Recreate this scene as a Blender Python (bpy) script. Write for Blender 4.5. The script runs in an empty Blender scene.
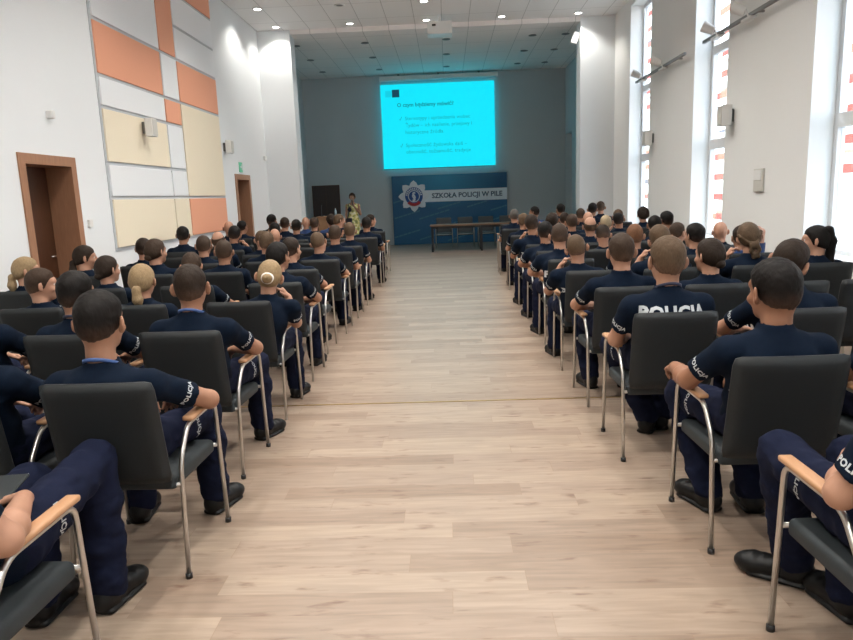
import bpy, bmesh, math, random
import numpy as np
from mathutils import Vector, Matrix, Euler
from mathutils.bvhtree import BVHTree

random.seed(7)
SC = bpy.context.scene
COL = SC.collection
PI = math.pi
V = lambda *a: np.array(a, dtype=float)

# ------------------------------------------------------------------ materials
MATS = {}
def mat(name, col, rough=0.6, metal=0.0, spec=0.5, emit=None, estr=0.0, noise=None, sheen=0.0, coat=0.0):
    """noise = (scale, amount[, stretch]) varies the base colour procedurally"""
    m = bpy.data.materials.new(name); m.use_nodes = True
    nt = m.node_tree; b = nt.nodes['Principled BSDF']
    b.inputs['Base Color'].default_value = (*col, 1)
    b.inputs['Roughness'].default_value = rough
    b.inputs['Metallic'].default_value = metal
    b.inputs['Specular IOR Level'].default_value = spec
    if sheen: b.inputs['Sheen Weight'].default_value = sheen
    if coat: b.inputs['Coat Weight'].default_value = coat
    if emit is not None:
        b.inputs['Emission Color'].default_value = (*emit, 1)
        b.inputs['Emission Strength'].default_value = estr
    if noise:
        tc = nt.nodes.new('ShaderNodeTexCoord'); mp = nt.nodes.new('ShaderNodeMapping')
        if len(noise) > 2: mp.inputs['Scale'].default_value = noise[2]
        n = nt.nodes.new('ShaderNodeTexNoise'); n.inputs['Scale'].default_value = noise[0]; n.inputs['Detail'].default_value = 4
        r = nt.nodes.new('ShaderNodeMapRange'); r.inputs['To Min'].default_value = 1 - noise[1]; r.inputs['To Max'].default_value = 1 + noise[1]
        mx = nt.nodes.new('ShaderNodeMix'); mx.data_type = 'RGBA'; mx.blend_type = 'MULTIPLY'; mx.inputs[0].default_value = 1
        mx.inputs[6].default_value = (*col, 1)
        nt.links.new(tc.outputs['Object'], mp.inputs[0]); nt.links.new(mp.outputs[0], n.inputs['Vector'])
        nt.links.new(n.outputs[0], r.inputs[0]); nt.links.new(r.outputs[0], mx.inputs[7]); nt.links.new(mx.outputs[2], b.inputs['Base Color'])
    MATS[name] = m
    return m

mat('white_wall', (.77, .80, .815), .75, noise=(1.2, .02))
mat('warm_wall', (.80, .81, .795), .75, noise=(1.2, .02))
mat('grey_wall', (.50, .56, .59), .8, noise=(2.0, .03))
mat('side_wall', (.55, .62, .65), .8, noise=(2.0, .03))
mat('panel_white', (.80, .83, .85), .7, noise=(60, .02))
mat('panel_orange', (.80, .375, .235), .7, noise=(60, .03))
mat('panel_cream', (.83, .745, .575), .7, noise=(60, .03))
mat('groove', (.50, .53, .56), .7, noise=(30, .03))
mat('door_frame_wood', (.36, .185, .105), .5, noise=(6, .2, (8, 8, 1)))
mat('door_leaf_wood', (.065, .023, .009), .45, noise=(6, .25, (8, 8, 1)))
mat('dark_door', (.060, .036, .031), .5, noise=(6, .2, (8, 8, 1)))
mat('white_plastic', (.75, .75, .73), .4, noise=(20, .03))
mat('beige_plastic', (.58, .57, .52), .5, noise=(20, .03))
mat('grey_plastic', (.22, .23, .23), .5, noise=(20, .03))
mat('black_plastic', (.012, .012, .013), .45, noise=(20, .05))
mat('lens_black', (.01, .01, .012), .1, noise=(20, .05))
mat('window_frame', (.72, .74, .75), .45, noise=(10, .02))
mat('chrome', (.78, .77, .75), .18, 1.0, noise=(30, .05))
mat('satin_metal', (.58, .56, .53), .33, 1.0, noise=(30, .06))
mat('beech', (.46, .25, .13), .45, noise=(7, .22, (1, .15, 1)))
mat('upholstery', (.0100, .0128, .0145), .6, spec=.42, noise=(160, .25))
mat('seat_fabric', (.020, .027, .031), .7, noise=(160, .25))
mat('navy_shirt', (.0030, .0078, .0190), .9, spec=.12, noise=(90, .25))
mat('navy_trousers', (.0070, .0100, .0270), .9, spec=.12, noise=(120, .25))
mat('blue_polo', (.02, .045, .13), .85, spec=.2, noise=(90, .25), sheen=.12)
mat('reflective_print', (.50, .53, .55), .5, noise=(50, .1))
mat('boot_leather', (.0045, .0048, .0052), .45, spec=.3, noise=(60, .3))
mat('lanyard_blue', (.045, .095, .26), .6, noise=(60, .2))
mat('lanyard_dark', (.015, .018, .045), .6, noise=(60, .2))
mat('brass', (.55, .40, .20), .35, 1.0, noise=(30, .1))
mat('table_wood', (.20, .105, .055), .4, noise=(6, .2, (.3, 4, 4)))
mat('table_metal', (.012, .014, .018), .4, noise=(20, .1))
mat('front_fabric', (.045, .055, .062), .7, noise=(120, .2))
mat('paper', (.78, .79, .80), .6, noise=(30, .03))
mat('eye_white', (.7, .7, .68), .2, noise=(30, .03))
mat('eye_iris', (.03, .02, .015), .2, noise=(30, .03))
mat('lips', (.40, .15, .12), .5, noise=(40, .05))
mat('exit_green', (.16, .48, .30), .4, emit=(.10, .5, .28), estr=.15, noise=(20, .03))
mat('lamp_glow', (1, .98, .94), .5, emit=(1, .97, .92), estr=14)
mat('scrunchie', (.72, .70, .66), .9, noise=(120, .15))
mat('red_print', (.45, .03, .04), .6, noise=(30, .05))
mat('blue_print', (.02, .09, .32), .6, noise=(30, .05))
mat('silver_print', (.70, .78, .84), .5, noise=(20, .08))
mat('strip_print', (.70, .82, .90), .5, noise=(8, .05))
mat('dark_print', (.03, .10, .18), .6, noise=(30, .05))
mat('streak_print', (.06, .20, .30), .6, noise=(30, .1))
mat('bag_navy', (.01, .012, .03), .6, noise=(40, .2))
mat('water_bottle', (.55, .68, .75), .15, noise=(10, .05))
mat('notebook_teal', (.010, .014, .016), .5, noise=(30, .1))
for n, c in dict(skin_fair=(.40, .215, .142), skin_light=(.335, .172, .107), skin_tan=(.275, .132, .078)).items():
    m = mat(n, c, .5, spec=.35, noise=(22, .10))
    m.node_tree.nodes['Principled BSDF'].inputs['Subsurface Weight'].default_value = 0.0
def hair_mat(n, c, fade):
    m = bpy.data.materials.new(n); m.use_nodes = True; nt = m.node_tree; b = nt.nodes['Principled BSDF']; N = nt.nodes.new; L = nt.links.new
    b.inputs['Roughness'].default_value = .65; b.inputs['Specular IOR Level'].default_value = .18
    tc = N('ShaderNodeTexCoord'); mp = N('ShaderNodeMapping'); mp.inputs['Scale'].default_value = (1, 1, .3); L(tc.outputs['Object'], mp.inputs[0])
    n1 = N('ShaderNodeTexNoise'); n1.inputs['Scale'].default_value = 170; n1.inputs['Detail'].default_value = 3; L(mp.outputs[0], n1.inputs['Vector'])
    r = N('ShaderNodeMapRange'); r.inputs['To Min'].default_value = .55; r.inputs['To Max'].default_value = 1.45; L(n1.outputs[0], r.inputs[0])
    mx = N('ShaderNodeMix'); mx.data_type = 'RGBA'; mx.blend_type = 'MULTIPLY'; mx.inputs[0].default_value = 1; L(r.outputs[0], mx.inputs[7])
    if fade:   # clipped short towards the nape and temples, so the scalp shows
        sp = N('ShaderNodeSeparateXYZ'); L(tc.outputs['Object'], sp.inputs[0])
        n2 = N('ShaderNodeTexNoise'); n2.inputs['Scale'].default_value = 24; L(tc.outputs['Object'], n2.inputs['Vector'])
        ad = N('ShaderNodeMath'); ad.operation = 'MULTIPLY_ADD'; ad.inputs[1].default_value = .03; L(n2.outputs[0], ad.inputs[0]); L(sp.outputs['Z'], ad.inputs[2])
        f = N('ShaderNodeMapRange'); f.interpolation_type = 'SMOOTHSTEP'; f.inputs['From Min'].default_value = -.075; f.inputs['From Max'].default_value = .035; f.inputs['To Min'].default_value = fade; f.inputs['To Max'].default_value = 0; L(ad.outputs[0], f.inputs[0])
        m2 = N('ShaderNodeMix'); m2.data_type = 'RGBA'; m2.inputs[6].default_value = (*c, 1); m2.inputs[7].default_value = (.26, .145, .098, 1); L(f.outputs[0], m2.inputs[0]); L(m2.outputs[2], mx.inputs[6])
    else: mx.inputs[6].default_value = (*c, 1)
    L(mx.outputs[2], b.inputs['Base Color'])
    bp = N('ShaderNodeBump'); bp.inputs['Strength'].default_value = .35; bp.inputs['Distance'].default_value = .004; L(n1.outputs[0], bp.inputs['Height']); L(bp.outputs[0], b.inputs['Normal'])
    MATS[n] = m
for n, c in dict(hair_dark=(.0065, .0050, .0044), hair_brown=(.021, .0130, .0085), hair_mid=(.042, .026, .017), hair_sand=(.085, .054, .032),
                 hair_blond=(.27, .190, .105), hair_ginger=(.14, .066, .034), hair_grey=(.085, .076, .068), hair_pale=(.32, .25, .16)).items():
    hair_mat(n, c, 0); hair_mat(n + '_short', c, .42 if n != 'hair_dark' else .28)

def shader_floor():
    m = bpy.data.materials.new('laminate_floor'); m.use_nodes = True; nt = m.node_tree; b = nt.nodes['Principled BSDF']
    N = nt.nodes.new; L = nt.links.new
    def math_(op, a, c=None, d=None):
        n = N('ShaderNodeMath'); n.operation = op
        for i, q in enumerate((a, c, d)):
            if q is None: continue
            if isinstance(q, (int, float)): n.inputs[i].default_value = q
            else: L(q, n.inputs[i])
        return n.outputs[0]
    def mapr(x, a, c, d, e):
        n = N('ShaderNodeMapRange'); L(x, n.inputs[0])
        for k, q in zip(('From Min', 'From Max', 'To Min', 'To Max'), (a, c, d, e)): n.inputs[k].default_value = q
        return n.outputs[0]
    tc = N('ShaderNodeTexCoord'); sp = N('ShaderNodeSeparateXYZ'); L(tc.outputs['Object'], sp.inputs[0])
    RH, PL = .145, 1.25
    ry = math_('DIVIDE', sp.outputs['Y'], RH); row = math_('FLOOR', ry)
    w1 = N('ShaderNodeTexWhiteNoise'); w1.noise_dimensions = '1D'; L(row, w1.inputs['W'])
    px = math_('ADD', math_('DIVIDE', sp.outputs['X'], PL), math_('MULTIPLY', w1.outputs['Value'], 7.0)); pid = math_('FLOOR', px)
    cb = N('ShaderNodeCombineXYZ'); L(row, cb.inputs[0]); L(pid, cb.inputs[1])
    w2 = N('ShaderNodeTexWhiteNoise'); w2.noise_dimensions = '2D'; L(cb.outputs[0], w2.inputs['Vector'])
    cr = N('ShaderNodeValToRGB'); e = cr.color_ramp.elements
    e[0].position = 0; e[0].color = (.268, .194, .144, 1); e[1].position = 1; e[1].color = (.372, .288, .220, 1)
    x = e.new(.5); x.color = (.322, .243, .186, 1); L(w2.outputs['Value'], cr.inputs[0])
    # grain, shifted from board to board
    of = N('ShaderNodeVectorMath'); of.operation = 'MULTIPLY_ADD'; L(w2.outputs['Color'], of.inputs[0]); of.inputs[1].default_value = (9, 9, 9); L(tc.outputs['Object'], of.inputs[2])
    mp = N('ShaderNodeMapping'); mp.inputs['Scale'].default_value = (1.6, 17, 1); L(of.outputs[0], mp.inputs[0])
    n1 = N('ShaderNodeTexNoise'); n1.inputs['Scale'].default_value = 2.0; n1.inputs['Detail'].default_value = 8; n1.inputs['Distortion'].default_value = .5; L(mp.outputs[0], n1.inputs['Vector'])
    mx = N('ShaderNodeMix'); mx.data_type = 'RGBA'; mx.blend_type = 'MULTIPLY'; mx.inputs[0].default_value = 1; L(cr.outputs[0], mx.inputs[6]); L(mapr(n1.outputs[0], .3, .7, .82, 1.12), mx.inputs[7])
    mp2 = N('ShaderNodeMapping'); mp2.inputs['Scale'].default_value = (4.2, 15, 1); L(of.outputs[0], mp2.inputs[0])
    n2 = N('ShaderNodeTexNoise'); n2.inputs['Scale'].default_value = 1.4; n2.inputs['Detail'].default_value = 4; L(mp2.outputs[0], n2.inputs['Vector'])
    m2 = N('ShaderNodeMix'); m2.data_type = 'RGBA'; m2.inputs[7].default_value = (.165, .098, .070, 1); L(mapr(n2.outputs[0], .60, .75, 0, .8), m2.inputs[0]); L(mx.outputs[2], m2.inputs[6])
    # joints
    fy = math_('FRACT', ry); fx = math_('FRACT', px)
    dy = math_('MULTIPLY', math_('MINIMUM', fy, math_('SUBTRACT', 1, fy)), RH); dx = math_('MULTIPLY', math_('MINIMUM', fx, math_('SUBTRACT', 1, fx)), PL)
    j = math_('MAXIMUM', mapr(dy, .0004, .0014, .45, 0), mapr(dx, .0006, .0018, .8, 0))
    m3 = N('ShaderNodeMix'); m3.data_type = 'RGBA'; m3.inputs[7].default_value = (.26, .175, .12, 1); L(j, m3.inputs[0]); L(m2.outputs[2], m3.inputs[6]); L(m3.outputs[2], b.inputs['Base Color'])
    b.inputs['Roughness'].default_value = .34; b.inputs['Specular IOR Level'].default_value = .5
    MATS['laminate_floor'] = m
shader_floor()

def shader_tiles(name, base, line):
    m = bpy.data.materials.new(name); m.use_nodes = True; nt = m.node_tree; b = nt.nodes['Principled BSDF']
    N = nt.nodes.new; L = nt.links.new
    tc = N('ShaderNodeTexCoord')
    br = N('ShaderNodeTexBrick'); br.offset = 0
    for k, v in {'Scale': 1.0, 'Mortar Size': .007, 'Mortar Smooth': .2, 'Brick Width': .605, 'Row Height': 1.21}.items(): br.inputs[k].default_value = v
    br.inputs['Color1'].default_value = (*base, 1); br.inputs['Color2'].default_value = (*[c * .97 for c in base], 1); br.inputs['Mortar'].default_value = (*line, 1)
    L(tc.outputs['Object'], br.inputs['Vector']); L(br.outputs['Color'], b.inputs['Base Color'])
    b.inputs['Roughness'].default_value = .9
    MATS[name] = m
shader_tiles('ceiling_tiles', (.92, .92, .92), (.56, .56, .56))
shader_tiles('stage_ceiling_tiles', (.92, .88, .86), (.55, .54, .53))

def shader_facade():
    m = bpy.data.materials.new('facade_brick'); m.use_nodes = True; nt = m.node_tree; b = nt.nodes['Principled BSDF']
    N = nt.nodes.new; L = nt.links.new
    tc = N('ShaderNodeTexCoord'); sep = N('ShaderNodeSeparateXYZ'); L(tc.outputs['Object'], sep.inputs[0])
    def fl(sock, s):
        d = N('ShaderNodeMath'); d.operation = 'DIVIDE'; d.inputs[1].default_value = s; L(sock, d.inputs[0])
        f = N('ShaderNodeMath'); f.operation = 'FLOOR'; L(d.outputs[0], f.inputs[0]); return f.outputs[0]
    def mth(op, a, c):
        n = N('ShaderNodeMath'); n.operation = op; L(a, n.inputs[0])
        if isinstance(c, (int, float)): n.inputs[1].default_value = c
        else: L(c, n.inputs[1])
        return n.outputs[0]
    row = fl(sep.outputs['Z'], .36)
    cb = N('ShaderNodeCombineXYZ'); L(fl(sep.outputs['Y'], 3.0), cb.inputs[0]); L(row, cb.inputs[1])
    wn = N('ShaderNodeTexWhiteNoise'); wn.noise_dimensions = '2D'; L(cb.outputs[0], wn.inputs['Vector'])
    def ramp(cols):
        cr = N('ShaderNodeValToRGB'); cr.color_ramp.interpolation = 'CONSTANT'; e = cr.color_ramp.elements
        e[0].position = 0; e[0].color = (*cols[0][1], 1); e[1].position = cols[1][0]; e[1].color = (*cols[1][1], 1)
        for p, c in cols[2:]: x = e.new(p); x.color = (*c, 1)
        L(wn.outputs['Value'], cr.inputs[0]); return cr.outputs[0]
    W = (.80, .80, .80)
    brick = ramp([(0, (.19, .026, .018)), (.45, (.26, .075, .045)), (.66, (.13, .045, .030)), (.76, W), (.92, (.06, .06, .07))])   # brick courses
    plain = ramp([(0, W), (.66, (.07, .07, .085)), (.78, (.25, .12, .09)), (.86, (.3, .31, .36)), (.92, W)])                                   # white courses
    sel = mth('LESS_THAN', mth('MODULO', mth('ADD', row, 40), 3), .5)
    # grey marks are only thin lines within their course
    th = mth('LESS_THAN', mth('FRACT', mth('DIVIDE', sep.outputs['Z'], .36), 0), .45)
    pm = N('ShaderNodeMix'); pm.data_type = 'RGBA'; pm.inputs[6].default_value = (*W, 1); L(th, pm.inputs[0]); L(plain, pm.inputs[7])
    fm = N('ShaderNodeMix'); fm.data_type = 'RGBA'; L(sel, fm.inputs[0]); L(pm.outputs[2], fm.inputs[6]); L(brick, fm.inputs[7])
    L(fm.outputs[2], b.inputs['Base Color']); b.inputs['Roughness'].default_value = .9
    MATS['facade_brick'] = m
shader_facade()

def shader_glass():
    m = bpy.data.materials.new('clear_glass'); m.use_nodes = True; nt = m.node_tree; nt.nodes.clear()
    o = nt.nodes.new('ShaderNodeOutputMaterial'); mx = nt.nodes.new('ShaderNodeMixShader'); t = nt.nodes.new('ShaderNodeBsdfTransparent'); g = nt.nodes.new('ShaderNodeBsdfGlossy')
    t.inputs[0].default_value = (.97, .985, .99, 1); g.inputs['Roughness'].default_value = .03; mx.inputs[0].default_value = .05
    nt.links.new(t.outputs[0], mx.inputs[1]); nt.links.new(g.outputs[0], mx.inputs[2]); nt.links.new(mx.outputs[0], o.inputs[0])
    MATS['clear_glass'] = m
shader_glass()

def shader_banner():
    m = bpy.data.materials.new('banner_print'); m.use_nodes = True; nt = m.node_tree; b = nt.nodes['Principled BSDF']
    N = nt.nodes.new; L = nt.links.new
    tc = N('ShaderNodeTexCoord'); mp = N('ShaderNodeMapping'); mp.inputs['Location'].default_value = (.1, 0, -1.0); mp.inputs['Scale'].default_value = (.55, 1, 1.0); L(tc.outputs['Object'], mp.inputs[0])
    ln = N('ShaderNodeVectorMath'); ln.operation = 'LENGTH'; L(mp.outputs[0], ln.inputs[0])
    cr = N('ShaderNodeValToRGB'); e = cr.color_ramp.elements
    e[0].position = 0; e[0].color = (.026, .32, .55, 1); e[1].position = 1.0; e[1].color = (.008, .105, .24, 1)
    L(ln.outputs['Value'], cr.inputs[0]); L(cr.outputs[0], b.inputs['Base Color']); b.inputs['Roughness'].default_value = .5
    MATS['banner_print'] = m
shader_banner()

def shader_dress():
    m = bpy.data.materials.new('floral_dress'); m.use_nodes = True; nt = m.node_tree; b = nt.nodes['Principled BSDF']
    N = nt.nodes.new; L = nt.links.new
    tc = N('ShaderNodeTexCoord'); n = N('ShaderNodeTexNoise'); n.inputs['Scale'].default_value = 14; L(tc.outputs['Object'], n.inputs['Vector'])
    cr = N('ShaderNodeValToRGB'); e = cr.color_ramp.elements
    e[0].position = .40; e[0].color = (.30, .34, .12, 1); e[1].position = .50; e[1].color = (.80, .72, .24, 1)
    x = e.new(.60); x.color = (.85, .82, .60, 1)
    L(n.outputs[0], cr.inputs[0]); L(cr.outputs[0], b.inputs['Base Color']); b.inputs['Roughness'].default_value = .8
    MATS['floral_dress'] = m
shader_dress()

# ------------------------------------------------------------------ object helpers
def link(o, parent=None):
    COL.objects.link(o)
    if parent is not None: o.parent = parent
    return o
def obj(name, me, m=None, parent=None):
    o = bpy.data.objects.new(name, me)
    if m is not None and not me.materials: me.materials.append(MATS[m] if isinstance(m, str) else m)
    return link(o, parent)
def tag(o, label=None, cat=None, group=None, kind=None):
    if label: o['label'] = label
    if cat: o['category'] = cat
    if group: o['group'] = group
    if kind: o['kind'] = kind
    return o
def empty(name, loc=(0, 0, 0), rz=0.0):
    o = bpy.data.objects.new(name, None); COL.objects.link(o); o.location = loc; o.rotation_euler = (0, 0, rz); o.empty_display_size = .1
    return o
def bm_mesh(bm, name, smooth=False):
    bmesh.ops.recalc_face_normals(bm, faces=bm.faces[:])
    me = bpy.data.meshes.new(name); bm.to_mesh(me); bm.free()
    if smooth:
        me.polygons.foreach_set('use_smooth', [True] * len(me.polygons))
    return me
def add_box(bm, x0, x1, y0, y1, z0, z1, bevel=0.0, seg=2):
    r = bmesh.ops.create_cube(bm, size=1.0); vs = r['verts']
    for v in vs:
        v.co = Vector(((x0 + x1) / 2 + v.co.x * (x1 - x0), (y0 + y1) / 2 + v.co.y * (y1 - y0), (z0 + z1) / 2 + v.co.z * (z1 - z0)))
    if bevel:
        es = list({e for v in vs for e in v.link_edges})
        bmesh.ops.bevel(bm, geom=es, offset=bevel, segments=seg, affect='EDGES', profile=.5)
    return vs
def box_mesh(name, *b, bevel=0.0, seg=2):
    bm = bmesh.new(); add_box(bm, *b, bevel=bevel, seg=seg); return bm_mesh(bm, name)
def add_tube(bm, pts, r, n=10, closed=False):
    pts = [Vector(p) for p in pts]; rings = []; up = None
    N = len(pts)
    for i, p in enumerate(pts):
        a = pts[i - 1] if (i > 0 or closed) else p; b = pts[(i + 1) % N] if (i < N - 1 or closed) else p
        t = (b - a).normalized()
        if up is None:
            up = t.orthogonal().normalized()
        up = (up - t * up.dot(t)).normalized(); s = t.cross(up)
        rr = r[i] if isinstance(r, (list, tuple)) else r
        rings.append([bm.verts.new(p + (up * math.cos(2 * PI * k / n) + s * math.sin(2 * PI * k / n)) * rr) for k in range(n)])
    for i in range(N if closed else N - 1):
        A, B = rings[i], rings[(i + 1) % N]
        for k in range(n): bm.faces.new((A[k], A[(k + 1) % n], B[(k + 1) % n], B[k]))
    if not closed:
        bm.faces.new(rings[0][::-1]); bm.faces.new(rings[-1])
def round_path(pts, rad, n=5):
    pts = [Vector(p) for p in pts]; out = [pts[0]]
    for i in range(1, len(pts) - 1):
        a, b, c = pts[i - 1], pts[i], pts[i + 1]
        r = min(rad, (a - b).length * .45, (c - b).length * .45)
        p, q = b + (a - b).normalized() * r, b + (c - b).normalized() * r
        for k in range(n + 1):
            t = k / n; out.append(p * (1 - t) ** 2 + b * 2 * t * (1 - t) + q * t * t)
    out.append(pts[-1]); return out
def add_cyl(bm, c0, c1, r0, r1=None, n=20):
    add_tube(bm, [c0, c1], [r0, r0 if r1 is None else r1], n)
def add_sphere(bm, c, r, u=14, v=10):
    r_ = bmesh.ops.create_uvsphere(bm, u_segments=u, v_segments=v, radius=1.0)
    rr = r if isinstance(r, (tuple, list)) else (r, r, r)
    for w in r_['verts']: w.co = Vector((c[0] + w.co.x * rr[0], c[1] + w.co.y * rr[1], c[2] + w.co.z * rr[2]))
def add_lathe(bm, prof, c=(0, 0, 0), n=24):
    rings = [[bm.verts.new((c[0] + r * math.cos(2 * PI * k / n), c[1] + r * math.sin(2 * PI * k / n), c[2] + z)) for k in range(n)] for r, z in prof]
    for A, B in zip(rings, rings[1:]):
        for k in range(n): bm.faces.new((A[k], A[(k + 1) % n], B[(k + 1) % n], B[k]))
    bm.faces.new(rings[0][::-1]); bm.faces.new(rings[-1])
def text_mesh(body, size=1.0, bold=0.0, extrude=0.0, spacing=1.0, align='CENTER'):
    cu = bpy.data.curves.new('lettering', 'FONT'); cu.body = body; cu.size = size; cu.offset = bold; cu.extrude = extrude; cu.resolution_u = 2
    cu.align_x = align; cu.align_y = 'CENTER'; cu.space_character = spacing
    o = bpy.data.objects.new('lettering', cu); COL.objects.link(o)
    dg = bpy.context.evaluated_depsgraph_get(); me = bpy.data.meshes.new_from_object(o.evaluated_get(dg), depsgraph=dg)
    bpy.data.objects.remove(o); bpy.data.curves.remove(cu)
    return me

# ------------------------------------------------------------------ distance-field modelling (for bodies and clothes)
class Field:
    def __init__(s, lo, hi, h):
        s.lo = V(*lo); s.h = h; s.n = np.ceil((V(*hi) - s.lo) / h).astype(int) + 1
        s.d = np.full(s.n, .2, np.float32); s.ax = [s.lo[i] + h * np.arange(s.n[i]) for i in range(3)]
    def win(s, lo, hi, m=.06):
        a = np.clip(np.floor((V(*lo) - m - s.lo) / s.h).astype(int), 0, s.n - 1); b = np.clip(np.ceil((V(*hi) + m - s.lo) / s.h).astype(int) + 1, 1, s.n)
        sl = tuple(slice(a[i], max(b[i], a[i] + 1)) for i in range(3))
        return sl, np.meshgrid(*[s.ax[i][sl[i]].astype(np.float32) for i in range(3)], indexing='ij', sparse=True)
    def mix(s, sl, d, k, sub=False):
        a = s.d[sl]
        if sub:
            h = np.clip(.5 - .5 * (a + d) / k, 0, 1); s.d[sl] = a * (1 - h) - d * h + k * h * (1 - h)
        else:
            h = np.clip(.5 + .5 * (a - d) / k, 0, 1); s.d[sl] = a * (1 - h) + d * h - k * h * (1 - h)
    def cap(s, a, b, r0, r1=None, k=.02, cut=None, sub=False):
        r1 = r0 if r1 is None else r1; a = V(*a); b = V(*b); R = max(r0, r1)
        sl, (X, Y, Z) = s.win(np.minimum(a, b) - R, np.maximum(a, b) + R)
        ba = b - a; L = ba.dot(ba) + 1e-9
        px, py, pz = X - a[0], Y - a[1], Z - a[2]
        t = np.clip((px * ba[0] + py * ba[1] + pz * ba[2]) / L, 0, 1)
        d = np.sqrt((px - t * ba[0]) ** 2 + (py - t * ba[1]) ** 2 + (pz - t * ba[2]) ** 2) - (r0 + (r1 - r0) * t)
        if cut is not None:
            c, n = cut; d = np.maximum(d, (X - c[0]) * n[0] + (Y - c[1]) * n[1] + (Z - c[2]) * n[2])
        s.mix(sl, d, k, sub)
    def ecap(s, a, b, ra, rb, k=.03, u=(1, 0, 0)):
        """tapered bar with elliptical section: (half width along u, half depth)"""
        a = V(*a); b = V(*b); R = max(*ra, *rb); sl, (X, Y, Z) = s.win(np.minimum(a, b) - R, np.maximum(a, b) + R)
        ba = b - a; L = np.linalg.norm(ba) + 1e-9; t_ = ba / L; u = V(*u); u = u - u.dot(t_) * t_; u /= np.linalg.norm(u); w = np.cross(t_, u)
        px, py, pz = X - a[0], Y - a[1], Z - a[2]
        l = px * t_[0] + py * t_[1] + pz * t_[2]; t = np.clip(l / L, 0, 1); e = l - t * L
        ru = ra[0] + (rb[0] - ra[0]) * t; rw = ra[1] + (rb[1] - ra[1]) * t
        pu = px * u[0] + py * u[1] + pz * u[2]; pw = px * w[0] + py * w[1] + pz * w[2]; re = np.minimum(ru, rw)
        k0 = np.sqrt((pu / ru) ** 2 + (pw / rw) ** 2 + (e / re) ** 2) + 1e-6
        k1 = np.sqrt((pu / ru ** 2) ** 2 + (pw / rw ** 2) ** 2 + (e / re ** 2) ** 2) + 1e-6
        s.mix(sl, np.where(k0 < .3, -re * .7, k0 * (k0 - 1) / k1), k)
    def ell(s, c, r, k=.02, M=None, sub=False):
        c = V(*c); R = max(r); sl, (X, Y, Z) = s.win(c - R, c + R)
        p = [X - c[0], Y - c[1], Z - c[2]]
        if M is not None: p = [p[0] * M[0, i] + p[1] * M[1, i] + p[2] * M[2, i] for i in range(3)]
        k0 = np.sqrt(sum((p[i] / r[i]) ** 2 for i in range(3))) + 1e-6; k1 = np.sqrt(sum((p[i] / r[i] ** 2) ** 2 for i in range(3))) + 1e-6
        s.mix(sl, np.where(k0 < .3, -min(r) * .7, k0 * (k0 - 1) / k1), k, sub)
    def rough(s, amp, sc, seed=0, w=None):
        """push the surface in and out with smooth lattice noise; sc = cell size per axis, w = weight(x, y, z)"""
        I = np.argwhere(np.abs(s.d) < .035); P = s.lo + I * s.h; q = P / V(*sc) + 31.7 * seed; q[:, 0] += .6 * np.sin(q[:, 2] * 1.3 + seed); c = np.floor(q).astype(np.int64); f = q - c; f = f * f * (3 - 2 * f)
        out = np.zeros(len(I))
        for dx in (0, 1):
            for dy in (0, 1):
                for dz in (0, 1):
                    hsh = ((c[:, 0] + dx) * 73856093) ^ ((c[:, 1] + dy) * 19349663) ^ ((c[:, 2] + dz) * 83492791) ^ (seed * 2654435 + 12345)
                    hsh = (hsh * 1103515245 + 12345) & 0x7fffffff; val = ((hsh >> 8) & 0xffff) / 65535.0 - .5
                    out += val * (f[:, 0] if dx else 1 - f[:, 0]) * (f[:, 1] if dy else 1 - f[:, 1]) * (f[:, 2] if dz else 1 - f[:, 2])
        if w is not None: out = out * w(P[:, 0], P[:, 1], P[:, 2])
        s.d[I[:, 0], I[:, 1], I[:, 2]] += (amp * 2 * out).astype(np.float32)
    def full(s): return np.meshgrid(*[a.astype(np.float32) for a in s.ax], indexing='ij', sparse=True)
    def mesh(s, name, smooth=2):
        d = s.d; nx, ny, nz = d.shape; neg = d < 0
        cid = lambda i, j, k: (i * ny + j) * nz + k
        keys, pos, quads = [], [], []
        for ax in range(3):
            A = [slice(None)] * 3; B = [slice(None)] * 3; A[ax] = slice(0, -1); B[ax] = slice(1, None)
            cr = neg[tuple(A)] != neg[tuple(B)]
            o1, o2 = [i for i in range(3) if i != ax]
            lim = [slice(None)] * 3; lim[o1] = slice(1, -1); lim[o2] = slice(1, -1)
            msk = np.zeros_like(cr); msk[tuple(lim)] = cr[tuple(lim)]
            I = np.argwhere(msk); 
            if not len(I): continue
            J = I.copy(); J[:, ax] += 1
            da = d[I[:, 0], I[:, 1], I[:, 2]]; db = d[J[:, 0], J[:, 1], J[:, 2]]
            P = I.astype(np.float64); P[:, ax] += da / (da - db)
            q = []
            for (p1, p2) in ((0, 0), (1, 0), (1, 1), (0, 1)):
                C = I.copy(); C[:, o1] -= p1; C[:, o2] -= p2
                c = cid(C[:, 0], C[:, 1], C[:, 2]); keys.append(c); pos.append(P); q.append(c)
            q = np.stack(q, 1); flip = (da < 0) if ax != 1 else (da >= 0)
            q[~flip] = q[~flip][:, ::-1]
            quads.append(q)
        keys = np.concatenate(keys); pos = np.concatenate(pos); quads = np.concatenate(quads)
        uq, inv = np.unique(keys, return_inverse=True); cnt = np.bincount(inv)
        v = np.stack([np.bincount(inv, pos[:, i]) / cnt for i in range(3)], 1)
        f = np.searchsorted(uq, quads)
        for _ in range(smooth):
            e0 = f.ravel(); e1 = np.roll(f, 1, 1).ravel(); e2 = np.roll(f, -1, 1).ravel(); nn = len(v)
            c = np.bincount(e0, minlength=nn) * 2.0
            av = np.stack([(np.bincount(e0, v[e1, i], nn) + np.bincount(e0, v[e2, i], nn)) / c for i in range(3)], 1)
            v = v * .5 + av * .5
        v = v * s.h + s.lo
        me = bpy.data.meshes.new(name); me.vertices.add(len(v)); me.vertices.foreach_set('co', v.astype(np.float32).ravel())
        me.loops.add(f.size); me.loops.foreach_set('vertex_index', f.astype(np.int32).ravel())
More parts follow.
